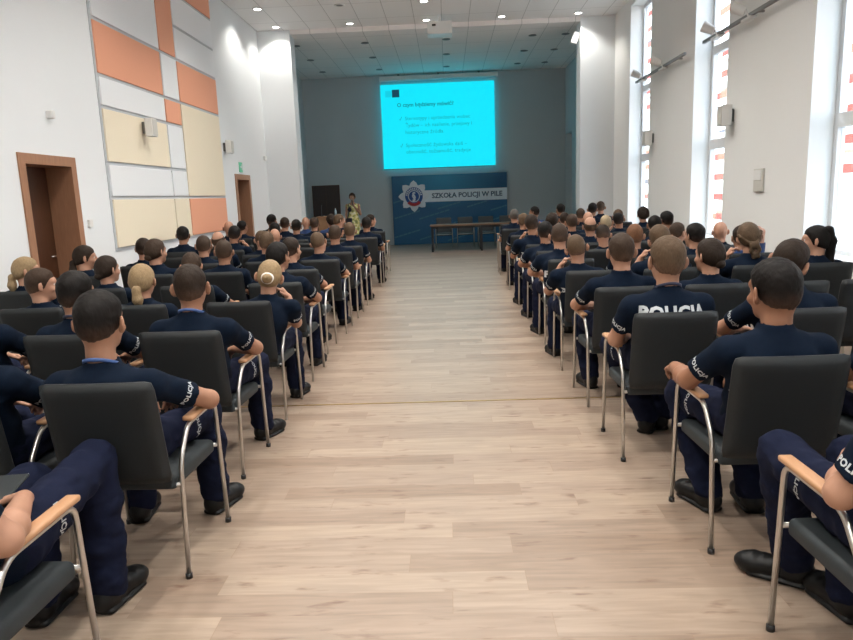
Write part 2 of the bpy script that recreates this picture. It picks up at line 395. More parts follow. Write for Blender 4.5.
        me.polygons.add(len(f)); me.polygons.foreach_set('loop_start', np.arange(0, f.size, 4, dtype=np.int32))
        me.update(calc_edges=True); me.polygons.foreach_set('use_smooth', np.ones(len(f), bool))
        me.validate(); return me

def rot(yaw=0, pitch=0, roll=0):
    """yaw > 0 turns to the person's right, pitch > 0 nods down, roll > 0 tips to the right"""
    return np.array(Euler((-math.radians(pitch), math.radians(roll), -math.radians(yaw)), 'YXZ').to_matrix())

def head_prims(F, c, M, k=1.07, ears=True, g=0.0, face=True):
    """the head around centre c, turned by M, g inflates"""
    P = lambda x, y, z: c + M @ (V(x, y, z) * k)
    r = lambda *a: tuple(q * k + g for q in a)
    F.ell(P(0, -.012, .024), r(.0715, .092, .090), .02, M)
    F.ell(P(0, -.042, -.010), r(.060, .057, .070), .03, M)
    F.ell(P(0, .03, -.045), r(.055, .058, .062), .035, M)
    F.ell(P(0, .062, -.088), r(.026, .022, .020), .03, M)
    if not face: return
    F.ell(P(0, .066, .028), r(.050, .022, .018), .03, M)
    for sx in (-1, 1):
        F.ell(P(sx * .031, .092, .004), r(.017, .014, .012), .012, M, sub=True)
        F.ell(P(sx * .040, .062, -.030), r(.022, .022, .018), .02, M)
        if ears:
            Me = M @ rot(yaw=sx * -42)
            F.ell(P(sx * .0905, -.014, -.006), r(.0075, .022, .035), .008, Me)
            F.ell(P(sx * .083, -.010, -.028), r(.010, .012, .016), .008, Me)
            F.ell(P(sx * .099, -.002, -.002), r(.006, .010, .018), .008, Me, sub=True)
    F.cap(P(0, .086, .018), P(0, .103, -.024), .009 * k, .013 * k, .012)
    F.ell(P(0, .096, -.029), r(.018, .012, .010), .010, M)
    F.ell(P(0, .083, -.058), r(.024, .012, .007), .010, M)
    F.ell(P(0, .081, -.068), r(.021, .012, .008), .010, M)

HEADK = 1.07
def hairline(y):
    return np.interp(y, [-.13, -.085, -.045, -.015, .012, .03, .055, .11], [-.088, -.082, -.060, -.030, -.020, .020, .050, .060])
def hair_mesh(kind):
    """hair in head coordinates (head centre at the origin, looking along +Y)"""
    thick = dict(buzz=.0045, short=.010, crop=.014, full=.022, tied=.011, fringe=.007, loose=.018)[kind]
    low = dict(tied=.012, loose=.03).get(kind, 0)
    F = Field((-.14, -.17, -.16), (.14, .16, .17), .0045)
    head_prims(F, V(0, 0, 0), np.eye(3), HEADK, ears=False, face=False)
    X, Y, Z = F.full()
    x, y, z = X / HEADK, Y / HEADK, Z / HEADK
    hl = hairline(y) - low
    edge = z - hl
    if kind == 'fringe': edge = np.minimum(edge, (.048 + y * .25 - z) * .8)
    t = np.clip(edge / .05, 0, 1); t = t * t * (3 - 2 * t)
    top = np.clip((z + .01) / .09, 0, 1); top = top * top * (3 - 2 * top)
    side = 1.0 if kind in ('tied', 'loose', 'full') else .28
    th = .0018 + thick * (.25 + .75 * t) * (side + (1 - side) * top)
    F.d = np.maximum(F.d - th * HEADK, -edge * HEADK * .9).astype(np.float32)
    F.rough(thick * .16, (.011, .011, .016), 3)
    return F.mesh('hair', 1)

# ------------------------------------------------------------------ seated person
def base_pose():
    return dict(P=V(0, -.09, .545), W=V(0, -.155, .67), C=V(0, -.20, .80), N=V(0, -.212, .945), H=V(0, -.165, 1.100),
                head=(0, 0, 0), sh=(.188, -.190, .862), el=[V(-.262, -.045, .685), V(.262, -.045, .685)], wr=[V(-.185, .165, .665), V(.185, .165, .665)],
                hd=[V(.55, .75, -.35), V(-.55, .75, -.35)], hn=[V(.3, -.2, -.9), V(-.3, -.2, -.9)], curl=[35, 35],
                kn=[V(-.145, .35, .52), V(.145, .35, .52)], an=[V(-.155, .36, .10), V(.155, .36, .10)], toe=[-12, 12], wide=1.0)
def pose(**kw):
    p = base_pose()
    lean = kw.pop('lean', 0.0)       # metres the chest comes forward
    side = kw.pop('side', 0.0)
    if lean or side:
        for key, f in (('W', .35), ('C', .7), ('N', 1.0), ('H', 1.12)):
            p[key] = p[key] + V(side * f, lean * f, -abs(lean) * .28 * f)
        p['sh'] = (p['sh'][0], p['sh'][1] + lean * .92, p['sh'][2] - abs(lean) * .26); p['shx'] = side * .92
    for k, v in kw.items():
        if k in ('el', 'wr', 'hd', 'hn', 'kn', 'an'):
            p[k] = [V(*q) if q is not None else p[k][i] for i, q in enumerate(v)]
        else: p[k] = v
    return p

def add_hand(F, w, d, n, side, curl):
    d = d / np.linalg.norm(d); n = n - n.dot(d) * d; n /= np.linalg.norm(n); s = np.cross(d, n) * side   # s points to the thumb side
    F.ecap(w, w + d * .075, (.026, .018), (.038, .014), .015, u=s)
    for i, (off, L, r) in enumerate(((.029, .070, .0092), (.010, .080, .0095), (-.009, .074, .0092), (-.027, .058, .0082))):
        a = w + d * (.082 - abs(off - .005) * .25) + s * off
        c1, c2 = math.radians(curl * (.8 + .1 * i)), math.radians(curl * (1.9 + .1 * i))
        d1 = d * math.cos(c1) + n * math.sin(c1) + s * off * 1.5; d2 = d * math.cos(c2) + n * math.sin(c2)
        b = a + d1 * L * .52; e = b + d2 * L * .48
        F.cap(a - d * .02, b, r * 1.08, r, .004); F.cap(b, e, r, r * .82, .003)
    a = w + d * .022 + s * .024; b = a + (d * .6 + s * .55 + n * .35) * .042; e = b + (d * .9 + s * .12 + n * .3) * .034
    F.cap(a, b, .014, .0105, .010); F.cap(b, e, .0105, .009, .004)

MESHES = {}
def build_person(key, p, h):
    """meshes of one pose: body, shirt, trousers, lettering on shirt and trousers, boots"""
    lo, hi = (-.52, -.42, -.0), (.52, .82, 1.33)
    c = p['H']; M = rot(*p['head']); wd = p['wide']
    shx = p.get('shx', 0.0)
    S = [V(sx * p['sh'][0] * wd + shx, p['sh'][1], p['sh'][2]) for sx in (-1, 1)]
    F = Field((-.5, -.38, .03), (.5, .85, 1.34), h)
    # trunk and legs stay under the clothes
    F.ecap(p['P'], p['W'], (.13 * wd, .09), (.125 * wd, .085), .04); F.ecap(p['W'], p['C'], (.125 * wd, .085), (.14 * wd, .088), .04); F.ecap(p['C'], p['N'] - V(0, 0, .06), (.14 * wd, .088), (.08, .06), .04)
    for i in (0, 1):
        hip = p['P'] + V((-1, 1)[i] * .085, .03, -.015)
        F.cap(hip, p['kn'][i], .07, .05, .03); F.cap(p['kn'][i], p['an'][i], .05, .034, .02)
        F.cap(p['an'][i], p['an'][i] + V(math.sin(math.radians(p['toe'][i])) * .1, math.cos(math.radians(p['toe'][i])) * .1, -.05), .03, .025, .02)
        F.cap(p['N'] + V((-1, 1)[i] * .05, 0, -.06), S[i], .045, .046, .03)
        F.cap(S[i], p['el'][i], .046, .041, .02); 
        mid = p['el'][i] + (p['wr'][i] - p['el'][i]) * .3
        F.cap(p['el'][i], mid, .040, .043, .02); F.cap(mid, p['wr'][i], .043, .027, .02)
        add_hand(F, p['wr'][i], p['hd'][i], p['hn'][i], (-1, 1)[i] if not p.get('flip') else (1, -1)[i], p['curl'][i])
    nt = c + M @ V(0, -.028, -.055)
    F.cap(p['N'] + V(0, .012, -.05), nt, .062 * (.5 + .5 * wd), .054 * (.4 + .6 * wd), .025)
    head_prims(F, c, M, HEADK)
    body = F.mesh('person_body', 2 if h > .008 else 1)
    # eyes, lips as extra islands of the same mesh
    bm = bmesh.new(); bm.from_mesh(body)
    for sx in (-1, 1):
        for (off, r, mi) in ((.0690, .0125, 1), (.0755, .0066, 2)):
            n0 = len(bm.faces); e = c + M @ (V(sx * .030, off, .004) * HEADK); add_sphere(bm, e, r, 10, 8); bm.faces.ensure_lookup_table()
            for q in range(n0, len(bm.faces)): bm.faces[q].material_index = mi; bm.faces[q].smooth = True
    bm.to_mesh(body); bm.free()
    for m in ('skin_light', 'eye_white', 'eye_iris'): body.materials.append(MATS[m])
    # shirt
    F = Field((-.42, -.38, .44), (.42, .25, 1.04), h)
    g = .0
    F.ecap(p['P'] + V(0, -.005, -.02), p['W'], (.168 * wd, .118), (.160 * wd, .112), .05)
    F.ecap(p['W'], p['C'], (.160 * wd, .112), (.176 * wd, .112), .05)
    F.ecap(p['C'], p['N'] + V(0, .004, -.075), (.176 * wd, .112), (.128 * wd, .078), .05)
    for i in (0, 1):
        sx = (-1, 1)[i]
        F.cap(p['N'] + V(sx * .030, .008, -.040), S[i] + V(0, 0, -.004), .056, .056, .035)
        F.cap(p['N'] + V(0, .012, -.04), p['N'] + V(0, .016, .004), .070, .066, .02)
        F.cap(p['C'] + V(sx * .08, -.055, .03), p['C'] + V(sx * .07, -.045, -.05), .05, .05, .05)
        ax = p['el'][i] - S[i]; L = np.linalg.norm(ax); ax = ax / L; hem = S[i] + ax * L * .68
        F.cap(S[i], hem + ax * .06, .058, .056, .035, cut=(hem, ax))
    F.rough(.0055, (.11, .10, .045), 5, lambda x, y, z: np.clip((.90 - z) / .12, .15, 1)); F.rough(.0030, (.035, .05, .06), 6)
    F.cap(p['N'] + V(0, .018, .052), nt + V(0, .0, .03), .0635, .060, .005, sub=True)
    shirt = F.mesh('t_shirt', 1); shirt.materials.append(MATS['navy_shirt'])
    # trousers
    F = Field((-.36, -.36, .03), (.36, .82, .74), h)
    F.ecap(p['P'] + V(0, -.01, -.01), p['W'] + V(0, 0, -.04), (.160 * wd, .118), (.152 * wd, .104), .05)
    for i in (0, 1):
        sx = (-1, 1)[i]; hip = p['P'] + V(sx * .085, .03, -.012)
        F.cap(hip, p['kn'][i], .096, .076, .035)
        cuff = p['an'][i]; sh = cuff - p['kn'][i]; mid = p['kn'][i] + sh * .35
        F.cap(p['kn'][i], mid, .075, .080, .03); F.cap(mid, cuff + V(0, -.008, .0), .080, .071, .03, cut=(cuff + V(0, 0, -.045), V(0, -.25, -.97)))
    F.rough(.010, (.09, .09, .050), 8, lambda x, y, z: np.where(z < .46, 1.0, .35)); F.rough(.007, (.07, .045, .12), 9, lambda x, y, z: np.where(z > .44, 1.0, .2)); F.rough(.004, (.03, .03, .022), 10)
    tr = F.mesh('trousers', 1); tr.materials.append(MATS['navy_trousers'])
    # lettering
    def bvh(me): return BVHTree.FromPolygons([v.co.copy() for v in me.vertices], [tuple(q.vertices) for q in me.polygons])
    def wrap(me, tree, fn, name, mt):
        t = me.copy(); bm = bmesh.new(); bm.from_mesh(t); bmesh.ops.triangulate(bm, faces=bm.faces[:])
        bmesh.ops.subdivide_edges(bm, edges=[e for e in bm.edges if e.calc_length() > .012], cuts=1, use_grid_fill=False)
        bad = []
        for v in bm.verts:
            o, dr = fn(v.co.x, v.co.y); hit = tree.ray_cast(Vector(o), Vector(dr), 1.0)
            if hit[0] is None: bad.append(v)
            else: v.co = hit[0] + hit[1] * .0022
        bmesh.ops.delete(bm, geom=bad, context='VERTS')
        return bm
    ts = bvh(shirt); bms = []
    T = lambda s, b: MESHES.setdefault(('txt', s, b), text_mesh('POLICJA', s, b, spacing=1.08))
    yc = p['C'][1]; backs = []
    for zc in (p['C'][2] + .040, p['C'][2] - .075):
        b = wrap(T(.086, .0042), ts, lambda u, v, zc=zc: ((u + p['C'][0], yc - .4, zc + v), (0, 1, 0)), 'l', None)
        backs.append(bpy.data.meshes.new('lettering')); b.to_mesh(backs[-1]); b.free()
    for i in (0, 1):
        sx = (-1, 1)[i]; ax = p['el'][i] - S[i]; L = np.linalg.norm(ax); ax /= L; o0 = V(sx * .82, -.57, 0); o0 -= o0.dot(ax) * ax; o0 /= np.linalg.norm(o0); cc = np.cross(o0, ax)
        base = S[i] + ax * L * .50
        def fn(u, v, base=base, o0=o0, cc=cc, ax=ax):
            th = u / .056; dr = o0 * math.cos(th) + cc * math.sin(th); q = base - ax * v + dr * .16; return q, -dr
        bms.append(wrap(T(.030, .0012), ts, fn, 'l', None))
    sleeves = []
    for b in bms: sleeves.append(bpy.data.meshes.new('lettering')); b.to_mesh(sleeves[-1]); b.free()
    for q in backs + sleeves: q.materials.append(MATS['reflective_print'])
    # trouser pocket print, running down the outer side of the thigh
    tt = bvh(tr); let2 = []
    for i in (0, 1):
        sx = (-1, 1)[i]; pf = p.get('pf', .58); q0 = p['P'] * (1 - pf) + p['kn'][i] * pf + V(sx * .05, 0, p.get('pz', 0))
        b = wrap(T(.030, .0012), tt, lambda u, v, sx=sx, q0=q0: ((q0[0] + sx * .25, q0[1] + v * sx, q0[2] - u), (-sx, 0, 0)), 'l', None)
        let2.append(bpy.data.meshes.new('lettering')); b.to_mesh(let2[-1]); b.free(); let2[-1].materials.append(MATS['reflective_print'])
    return dict(body=body, shirt=shirt, trousers=tr, let=backs, sleeves=sleeves, let2=let2, pose=p, M=M, c=c, h=h)

def boot_mesh():
    F = Field((-.08, -.12, -.012), (.08, .25, .22), .006)
    F.ecap((0, -.035, .055), (0, .14, .045), (.042, .05), (.050, .042), .03)
    F.cap((0, -.008, .06), (0, -.012, .10), .046, .040, .03)
    F.ell((0, .165, .04), (.049, .055, .036), .03)
    X, Y, Z = F.full()
    F.d = (F.d + .0012 * np.sin(Y * 160) * np.clip((Z - .06) / .02, 0, 1)).astype(np.float32)
    sole = Field((-.08, -.12, -.012), (.08, .25, .22), .006)
    sole.ecap((0, -.045, .012), (0, .155, .012), (.050, .016), (.056, .016), .01)
    F.d = np.minimum(F.d, np.maximum(sole.d, -Z)); F.d = np.maximum(F.d, -Z).astype(np.float32)
    me = F.mesh('boot', 1); me.materials.append(MATS['boot_leather']); return me
BOOT = boot_mesh()
HAIR = {k: hair_mesh(k) for k in ('buzz', 'short', 'crop', 'full', 'tied', 'fringe', 'loose')}
for _m in HAIR.values(): _m.materials.append(MATS['hair_brown'])

def tail_mesh(kind):
    F = Field((-.12, -.24, -.40), (.12, .05, .12), .006)
    if kind == 'pony_low':
        for a, b, r0, r1 in (((0, -.095, -.035), (0, -.118, -.050), .026, .022), ((0, -.118, -.050), (.004, -.122, -.12), .028, .034), ((.004, -.122, -.12), (.006, -.110, -.20), .034, .014)): F.cap(a, b, r0, r1, .015)
    elif kind == 'pony_high':
        for a, b, r0, r1 in (((0, -.060, .080), (0, -.098, .085), .034, .028), ((0, -.098, .085), (.004, -.120, -.01), .032, .036), ((.004, -.120, -.01), (.010, -.112, -.18), .036, .033), ((.010, -.112, -.18), (.012, -.105, -.28), .033, .016)): F.cap(a, b, r0, r1, .02)
    elif kind == 'bun':
        F.ell((0, -.125, -.012), (.036, .030, .034), .01); F.ell((.01, -.145, -.008), (.022, .016, .020), .01)
    elif kind == 'bun_low':
        F.ell((0, -.098, -.050), (.036, .032, .032), .01)
    elif kind == 'braids':
        for sx in (-1, 1):
            for j in range(7):   # plaits running from the temples to the nape
                t = j / 6; F.ell((sx * (.080 - .066 * t), -.045 - .062 * t ** .7, .030 - .085 * t), (.019, .017, .017), .010)
            for j in range(4): F.ell((sx * (.022 + .010 * math.sin(j * 1.9)), -.108 + .004 * j, -.080 - .024 * j), (.018, .017, .019), .010)
        F.ell((0, -.108, -.062), (.036, .026, .030), .015)
    F.rough(.004, (.009, .012, .06), 4)
    return F.mesh('hair_tail', 1)
TAIL = {k: tail_mesh(k) for k in ('pony_low', 'pony_high', 'bun', 'bun_low', 'braids')}
def ring_mesh(name, rx, ry, r, m, tilt=0.0, n=40, flat=1.0):
    bm = bmesh.new(); add_tube(bm, [(rx * math.cos(2 * PI * k / n), ry * math.sin(2 * PI * k / n), tilt * math.sin(2 * PI * k / n)) for k in range(n)], r, 8, True)
    for v in bm.verts: pass
    me = bm_mesh(bm, name, True); me.materials.append(MATS[m]); return me
SCRUNCH = ring_mesh('scrunchie', .027, .025, .021, 'scrunchie')
HAIRTIE = ring_mesh('hair_tie', .020, .020, .006, 'black_plastic')

PERSONS = []
def lanyard_mesh(p, m):
    n = 44; bm = bmesh.new(); rows = []
    N = p['N']
    for k in range(n):
        a = 2 * PI * k / n; ca, sa = math.cos(a), math.sin(a)
        r = .0675
        q = V(ca * r, .016 + sa * r * 1.02, .022 - .034 * (sa + .3)); q = N + q
        out = V(ca, sa, .5); out /= np.linalg.norm(out)
        rows.append([bm.verts.new(q + out * o + V(0, 0, z)) for o, z in ((.001, .008), (.005, .006), (.005, -.007), (.001, -.009))])
    for k in range(n):
        A, B = rows[k], rows[(k + 1) % n]
        for j in range(4): bm.faces.new((A[j], A[(j + 1) % 4], B[(j + 1) % 4], B[j]))
    me = bm_mesh(bm, 'lanyard', True); me.materials.append(MATS[m]); return me

def set_mat(o, m, slot=0):
    o.material_slots[slot].link = 'OBJECT'; o.material_slots[slot].material = MATS[m]
def place_person(key, x, yb, s, hair, hcol, skin, label, tail=None, lany=None, pocket=False, high=False, shirt=None, group=None, extra=None, print_=True):
    """x, yb: chair centre and the line of its rear feet; s: body scale"""
    B = MESHES[key]; p = B['pose']
    o = obj('person', B['body']); set_mat(o, skin)
    # seat contact: scaled about the seat so hips stay on the cushion, boots get their own drop
    o.location = (x, yb + .25, .0); o.scale = (s, s, s)
    tag(o, label, 'person', group)
    t = obj('t_shirt', B['shirt'], parent=o)
    if shirt: set_mat(t, shirt)
    if print_:
        for q in ([] if key == 'nL29' else [B['let'][0 if high else 1]]) + B['sleeves']: obj('lettering', q, parent=t)
    q = obj('trousers', B['trousers'], parent=o)
    if pocket:
        for l2 in B['let2']:
            if len(l2.vertices): obj('lettering', l2, parent=q)
    for i in (0, 1):
        b = obj('boot', BOOT, parent=o); a = p['an'][i]
        b.location = (a[0], a[1] - .01, 0); b.rotation_euler = (0, 0, -math.radians(p['toe'][i]))
        if a[2] > .115: b.location[2] = a[2] - .10
    Mh = Matrix([[*B['M'][0], B['c'][0]], [*B['M'][1], B['c'][1]], [*B['M'][2], B['c'][2]], [0, 0, 0, 1]])
    if hair:
        hm = HAIR[hair]
        if not hm.materials: hm.materials.append(MATS['hair_brown'])
        ho = obj('hair', hm, parent=o); ho.matrix_local = Mh; set_mat(ho, hcol + ('_short' if hair in ('buzz', 'short', 'crop', 'fringe') else ''))
        if tail:
            tm = TAIL[tail]
            if not tm.materials: tm.materials.append(MATS['hair_brown'])
            kind = {'pony_low': 'ponytail', 'pony_high': 'ponytail', 'bun': 'hair_bun', 'bun_low': 'hair_bun', 'braids': 'hair_braid'}[tail]
            to = obj(kind, tm, parent=ho); set_mat(to, hcol); to.scale = (HEADK,) * 3
            if tail == 'bun':
                r = obj('scrunchie', SCRUNCH, parent=ho); r.location = (0, -.118, -.010); r.rotation_euler = (PI / 2, 0, 0)
            elif tail in ('pony_low', 'pony_high'):
                r = obj('hair_tie', HAIRTIE, parent=ho); r.location = (0, -.125, -.045) if tail == 'pony_low' else (0, -.12, .076); r.rotation_euler = (PI / 2 - .5 * (tail == 'pony_low'), 0, 0)
    if lany:
        lm = MESHES.setdefault((key, 'lany', lany), None) or lanyard_mesh(p, lany); MESHES[(key, 'lany', lany)] = lm
        obj('lanyard', lm, parent=t)
    PERSONS.append(o)
    return o

# ------------------------------------------------------------------ conference chair
def chair_meshes():
    R = {}
    bm = bmesh.new()   # backrest: padded panel, rounded corners, slight bow
    nx, nz = 14, 12; W, Z0, Z1 = .2275, .435, .885
    def pt(u, w, side):
        x = u * W; z = Z0 + (Z1 - Z0) * (w * .5 + .5)
        cr = .10   # rounded corners
        ax, az = abs(u), abs(w)
        y = -.262 - .082 * (z - Z0) / (Z1 - Z0) - .012 * (1 - u * u)
        edge = max(ax, az); th = .019 * (1 - max(0, (edge - .86) / .14) ** 2 * .75)
        ex = .55 * max(0, ax - .88) * max(0, az - .88) / .12
        x *= 1 - ex * .5; z = z - math.copysign(ex * .10, w)
        return (x, y + side * th, z)
    F_ = [[bm.verts.new(pt(-1 + 2 * i / nx, -1 + 2 * j / nz, 1)) for j in range(nz + 1)] for i in range(nx + 1)]
    B_ = [[bm.verts.new(pt(-1 + 2 * i / nx, -1 + 2 * j / nz, -1)) for j in range(nz + 1)] for i in range(nx + 1)]
    for i in range(nx):
        for j in range(nz):
            bm.faces.new((F_[i][j], F_[i + 1][j], F_[i + 1][j + 1], F_[i][j + 1])); bm.faces.new((B_[i][j], B_[i][j + 1], B_[i + 1][j + 1], B_[i + 1][j]))
    rim = [(i, 0) for i in range(nx)] + [(nx, j) for j in range(nz)] + [(i, nz) for i in range(nx, 0, -1)] + [(0, j) for j in range(nz, 0, -1)]
    for a, b in zip(rim, rim[1:] + rim[:1]):
        bm.faces.new((F_[a[0]][a[1]], B_[a[0]][a[1]], B_[b[0]][b[1]], F_[b[0]][b[1]]))
    R['backrest'] = bm_mesh(bm, 'backrest', True); R['backrest'].materials.append(MATS['upholstery'])
    bm = bmesh.new(); vs = add_box(bm, -.226, .226, -.235, .238, .385, .455)
    es = [e for e in bm.edges]
    bmesh.ops.bevel(bm, geom=es, offset=.022, segments=3, affect='EDGES', profile=.5)
    for v in bm.verts:
        if v.co.y > .1: v.co.z -= (v.co.y - .1) ** 2 * .9
    R['seat'] = bm_mesh(bm, 'seat', True); R['seat'].materials.append(MATS['seat_fabric'])
    for sx, nm in ((-1, 'frame_a'), (1, 'frame_b')):
        bm = bmesh.new()
        add_tube(bm, round_path([(sx * .250, .255, 0), (sx * .243, .235, .628), (sx * .243, -.10, .628), (sx * .243, -.205, .50), (sx * .247, -.25, 0)], .05), .0105, 10)
        R[nm] = bm_mesh(bm, 'side_frame', True); R[nm].materials.append(MATS['satin_metal'])
        bm = bmesh.new(); add_box(bm, sx * .243 - .024, sx * .243 + .024, -.095, .245, .638, .660, bevel=.008, seg=2)
        R['pad' + nm[-2:]] = bm_mesh(bm, 'armrest', True); R['pad' + nm[-2:]].materials.append(MATS['beech'])
        for e, (cx, cy) in enumerate(((.250, .255), (.247, -.25))):
            bm = bmesh.new(); add_cyl(bm, (sx * cx, cy, 0), (sx * cx, cy, .022), .0145, n=12)
            R['cap%d' % e + nm[-2:]] = bm_mesh(bm, 'foot_cap', True); R['cap%d' % e + nm[-2:]].materials.append(MATS['black_plastic'])
    for e, (y, z) in enumerate(((.243, .405), (-.214, .405))):
        bm = bmesh.new(); add_tube(bm, [(-.243, y, z), (.243, y, z)], .010, 8)
        R['bar%d' % e] = bm_mesh(bm, 'cross_bar', True); R['bar%d' % e].materials.append(MATS['satin_metal'])
    return R
CH = chair_meshes()
def place_chair(x, yb, label, group, rz=0.0, caps=False, fabric=None):
    o = empty('conference_chair', (x, yb + .25, 0), rz); tag(o, label, 'chair', group)
    s = obj('seat', CH['seat'], parent=o); b = obj('backrest', CH['backrest'], parent=o)
    if fabric: set_mat(s, fabric); set_mat(b, fabric)
    for c in 'ab':
        f = obj('side_frame', CH['frame_' + c], parent=o); obj('armrest', CH['pad_' + c], parent=o)
        if caps: obj('foot_cap', CH['cap0_' + c], parent=f); obj('foot_cap', CH['cap1_' + c], parent=f)
    obj('cross_bar', CH['bar0'], parent=o); obj('cross_bar', CH['bar1'], parent=o)
    return o

# ------------------------------------------------------------------ the hall
XL, XR, YP, YB, ZC, ZS, Y0 = -4.25, 3.91, 16.43, 22.35, 5.40, 5.30, -3.2
def struct(name, bm, m, parent=None, label=None):
    o = obj(name, bm_mesh(bm, name), m, parent)
    if parent is None: o['kind'] = 'structure'
    if label: o['label'] = label
    return o
bm = bmesh.new(); add_box(bm, -4.9, 4.4, Y0 - .3, YB + .3, -.12, 0)
struct('floor', bm, 'laminate_floor', label='pale laminate floor with boards laid across the aisle')
bm = bmesh.new(); add_box(bm, -4.6, 4.4, Y0 - .3, YP, ZC, ZC + .25)
struct('ceiling', bm, 'ceiling_tiles', label='white tiled ceiling above the audience')
bm = bmesh.new(); add_box(bm, -4.9, 4.4, YP, YB + .3, ZS, ZC + .25)
struct('ceiling_stage', bm, 'stage_ceiling_tiles', label='lower grey tiled ceiling above the stage end')
# door-side wall with two door openings
D1, D2, DH = (6.88, 7.77), (13.92, 14.79), 2.04
bm = bmesh.new()
for a, b in ((Y0, D1[0]), (D1[1], D2[0]), (D2[1], YP + .45)): add_box(bm, XL - .35, XL, a, b, 0, ZC)
for a, b in (D1, D2): add_box(bm, XL - .35, XL, a, b, DH, ZC)
struct('wall_left', bm, 'white_wall', label='white wall with two brown doors and coloured panels')
# window wall
WIN = [(-1.0, .42), (2.65, 4.07), (6.25, 7.67), (9.95, 11.24), (13.6, 15.08)]
WZ0, WZ1, XO = .74, 5.24, XR + .345
bm = bmesh.new(); edges = [Y0] + [q for w in WIN for q in w] + [YP + .45]
for a, b in zip(edges[::2], edges[1::2]): add_box(bm, XR, XO, a, b, 0, ZC)
for a, b in WIN: add_box(bm, XR, XO, a, b, 0, WZ0); add_box(bm, XR, XO, a, b, WZ1, ZC)
struct('wall_right', bm, 'warm_wall', label='white wall with tall narrow windows')
bm = bmesh.new(); add_box(bm, -4.6, 4.4, Y0 - .3, Y0, 0, ZC); struct('wall_rear', bm, 'white_wall')
bm = bmesh.new(); add_box(bm, -4.9, 4.4, YB, YB + .3, 0, ZS)
struct('wall_stage', bm, 'grey_wall', label='dark grey end wall behind the screen')
bm = bmesh.new(); add_box(bm, -4.8, -4.48, YP + .45, YB, 0, ZS); struct('wall_stage_left', bm, 'side_wall')
bm = bmesh.new()
add_box(bm, 3.80, 4.2, YP + .45, 21.2, 0, ZS); add_box(bm, 3.80, 4.2, 22.2, YB, 0, ZS); add_box(bm, 3.80, 4.2, 21.2, 22.2, 3.3, ZS); add_box(bm, 4.0, 4.2, 21.2, 22.2, 0, 3.3)
struct('wall_stage_right', bm, 'side_wall')
bm = bmesh.new(); add_box(bm, XL, -3.49, YP - .03, YP + .45, 0, ZC - .01); struct('pillar_left', bm, 'white_wall', label='wide white pillar beside the far door')
bm = bmesh.new(); add_box(bm, 3.13, XR, YP - .03, YP + .45, 0, ZC - .01); struct('pillar_right', bm, 'white_wall', label='wide white pillar at the end of the window wall')
# doors
def casing(bm, ya, yb, z, x, w=.085):
    add_box(bm, x - .36, x + .018, ya - w, ya + .02, 0, z + w); add_box(bm, x - .36, x + .018, yb - .02, yb + w, 0, z + w); add_box(bm, x - .36, x + .018, ya + .02, yb - .02, z - .02, z + w)
for i, (a, b) in enumerate((D1, D2)):
    bm = bmesh.new(); casing(bm, a, b, DH, XL)
    o = struct('door_%d' % (i + 1), bm, 'door_frame_wood', label=('brown door frame nearest the camera with recessed dark door', 'narrow brown door near the stage pillar')[i])
    bm = bmesh.new(); add_box(bm, XL - .33, XL - .285, a + .02, b - .02, 0, DH - .02)
    obj('door_leaf', bm_mesh(bm, 'door_leaf'), 'door_leaf_wood', o)
    bm = bmesh.new(); add_tube(bm, round_path([(XL - .285, b - .10, 1.03), (XL - .23, b - .10, 1.03), (XL - .23, b - .22, 1.03)], .02), .009, 8)
    obj('door_handle', bm_mesh(bm, 'door_handle', True), 'chrome', o)
bm = bmesh.new(); add_box(bm, -4.34, -3.49, YB - .05, YB, 0, 1.98); 
o = struct('door_3', bm, 'dark_door', label='dark brown door in the grey end wall')
bm = bmesh.new()
for a, b, c, d in ((-4.36, -4.33, 0, 2.0), (-3.50, -3.47, 0, 2.0), (-4.33, -3.50, 1.97, 2.0), (-3.925, -3.915, 0, 1.97)): add_box(bm, a, b, YB - .065, YB, c, d)
obj('door_frame', bm_mesh(bm, 'door_frame'), 'door_leaf_wood', o)
bm = bmesh.new(); add_tube(bm, round_path([(-3.97, YB - .05, 1.03), (-3.97, YB - .10, 1.03), (-4.08, YB - .10, 1.03)], .02), .009, 8)
obj('door_handle', bm_mesh(bm, 'door_handle', True), 'chrome', o)
# windows
for i, (a, b) in enumerate(WIN):
    gx = XR + .29; bm = bmesh.new(); t = .075
    def fr(y0, y1, z0, z1): add_box(bm, gx - .03, gx + .05, y0, y1, z0, z1)
    fr(a, a + t, WZ0, WZ1); fr(b - t, b, WZ0, WZ1)
    for z0, z1 in ((WZ0, WZ0 + t), (2.10, 2.25), (3.52, 3.64), (WZ1 - t, WZ1)): fr(a + t, b - t, z0, z1)
    o = struct('window_%d' % (i + 1), bm, 'window_frame', label='tall white framed window')
    for z0, z1 in ((WZ0 + t, 2.10), (2.25, 3.52), (3.64, WZ1 - t)):
        bm = bmesh.new(); add_box(bm, gx + .005, gx + .011, a + t, b - t, z0, z1); obj('pane', bm_mesh(bm, 'pane'), 'clear_glass', o)
    bm = bmesh.new(); add_box(bm, XR - .03, gx - .03, a + .002, b - .002, WZ0 + .001, WZ0 + .03); obj('window_sill', bm_mesh(bm, 'window_sill'), 'window_frame', o)
    # light portal in the opening
    ld = bpy.data.lights.new('window_portal', 'AREA'); ld.shape = 'RECTANGLE'; ld.size = WZ1 - WZ0; ld.size_y = b - a; ld.cycles.is_portal = True
    lo = bpy.data.objects.new('window_portal', ld); COL.objects.link(lo); lo.location = (XO + .02, (a + b) / 2, (WZ0 + WZ1) / 2); lo.rotation_euler = (0, PI / 2, 0)
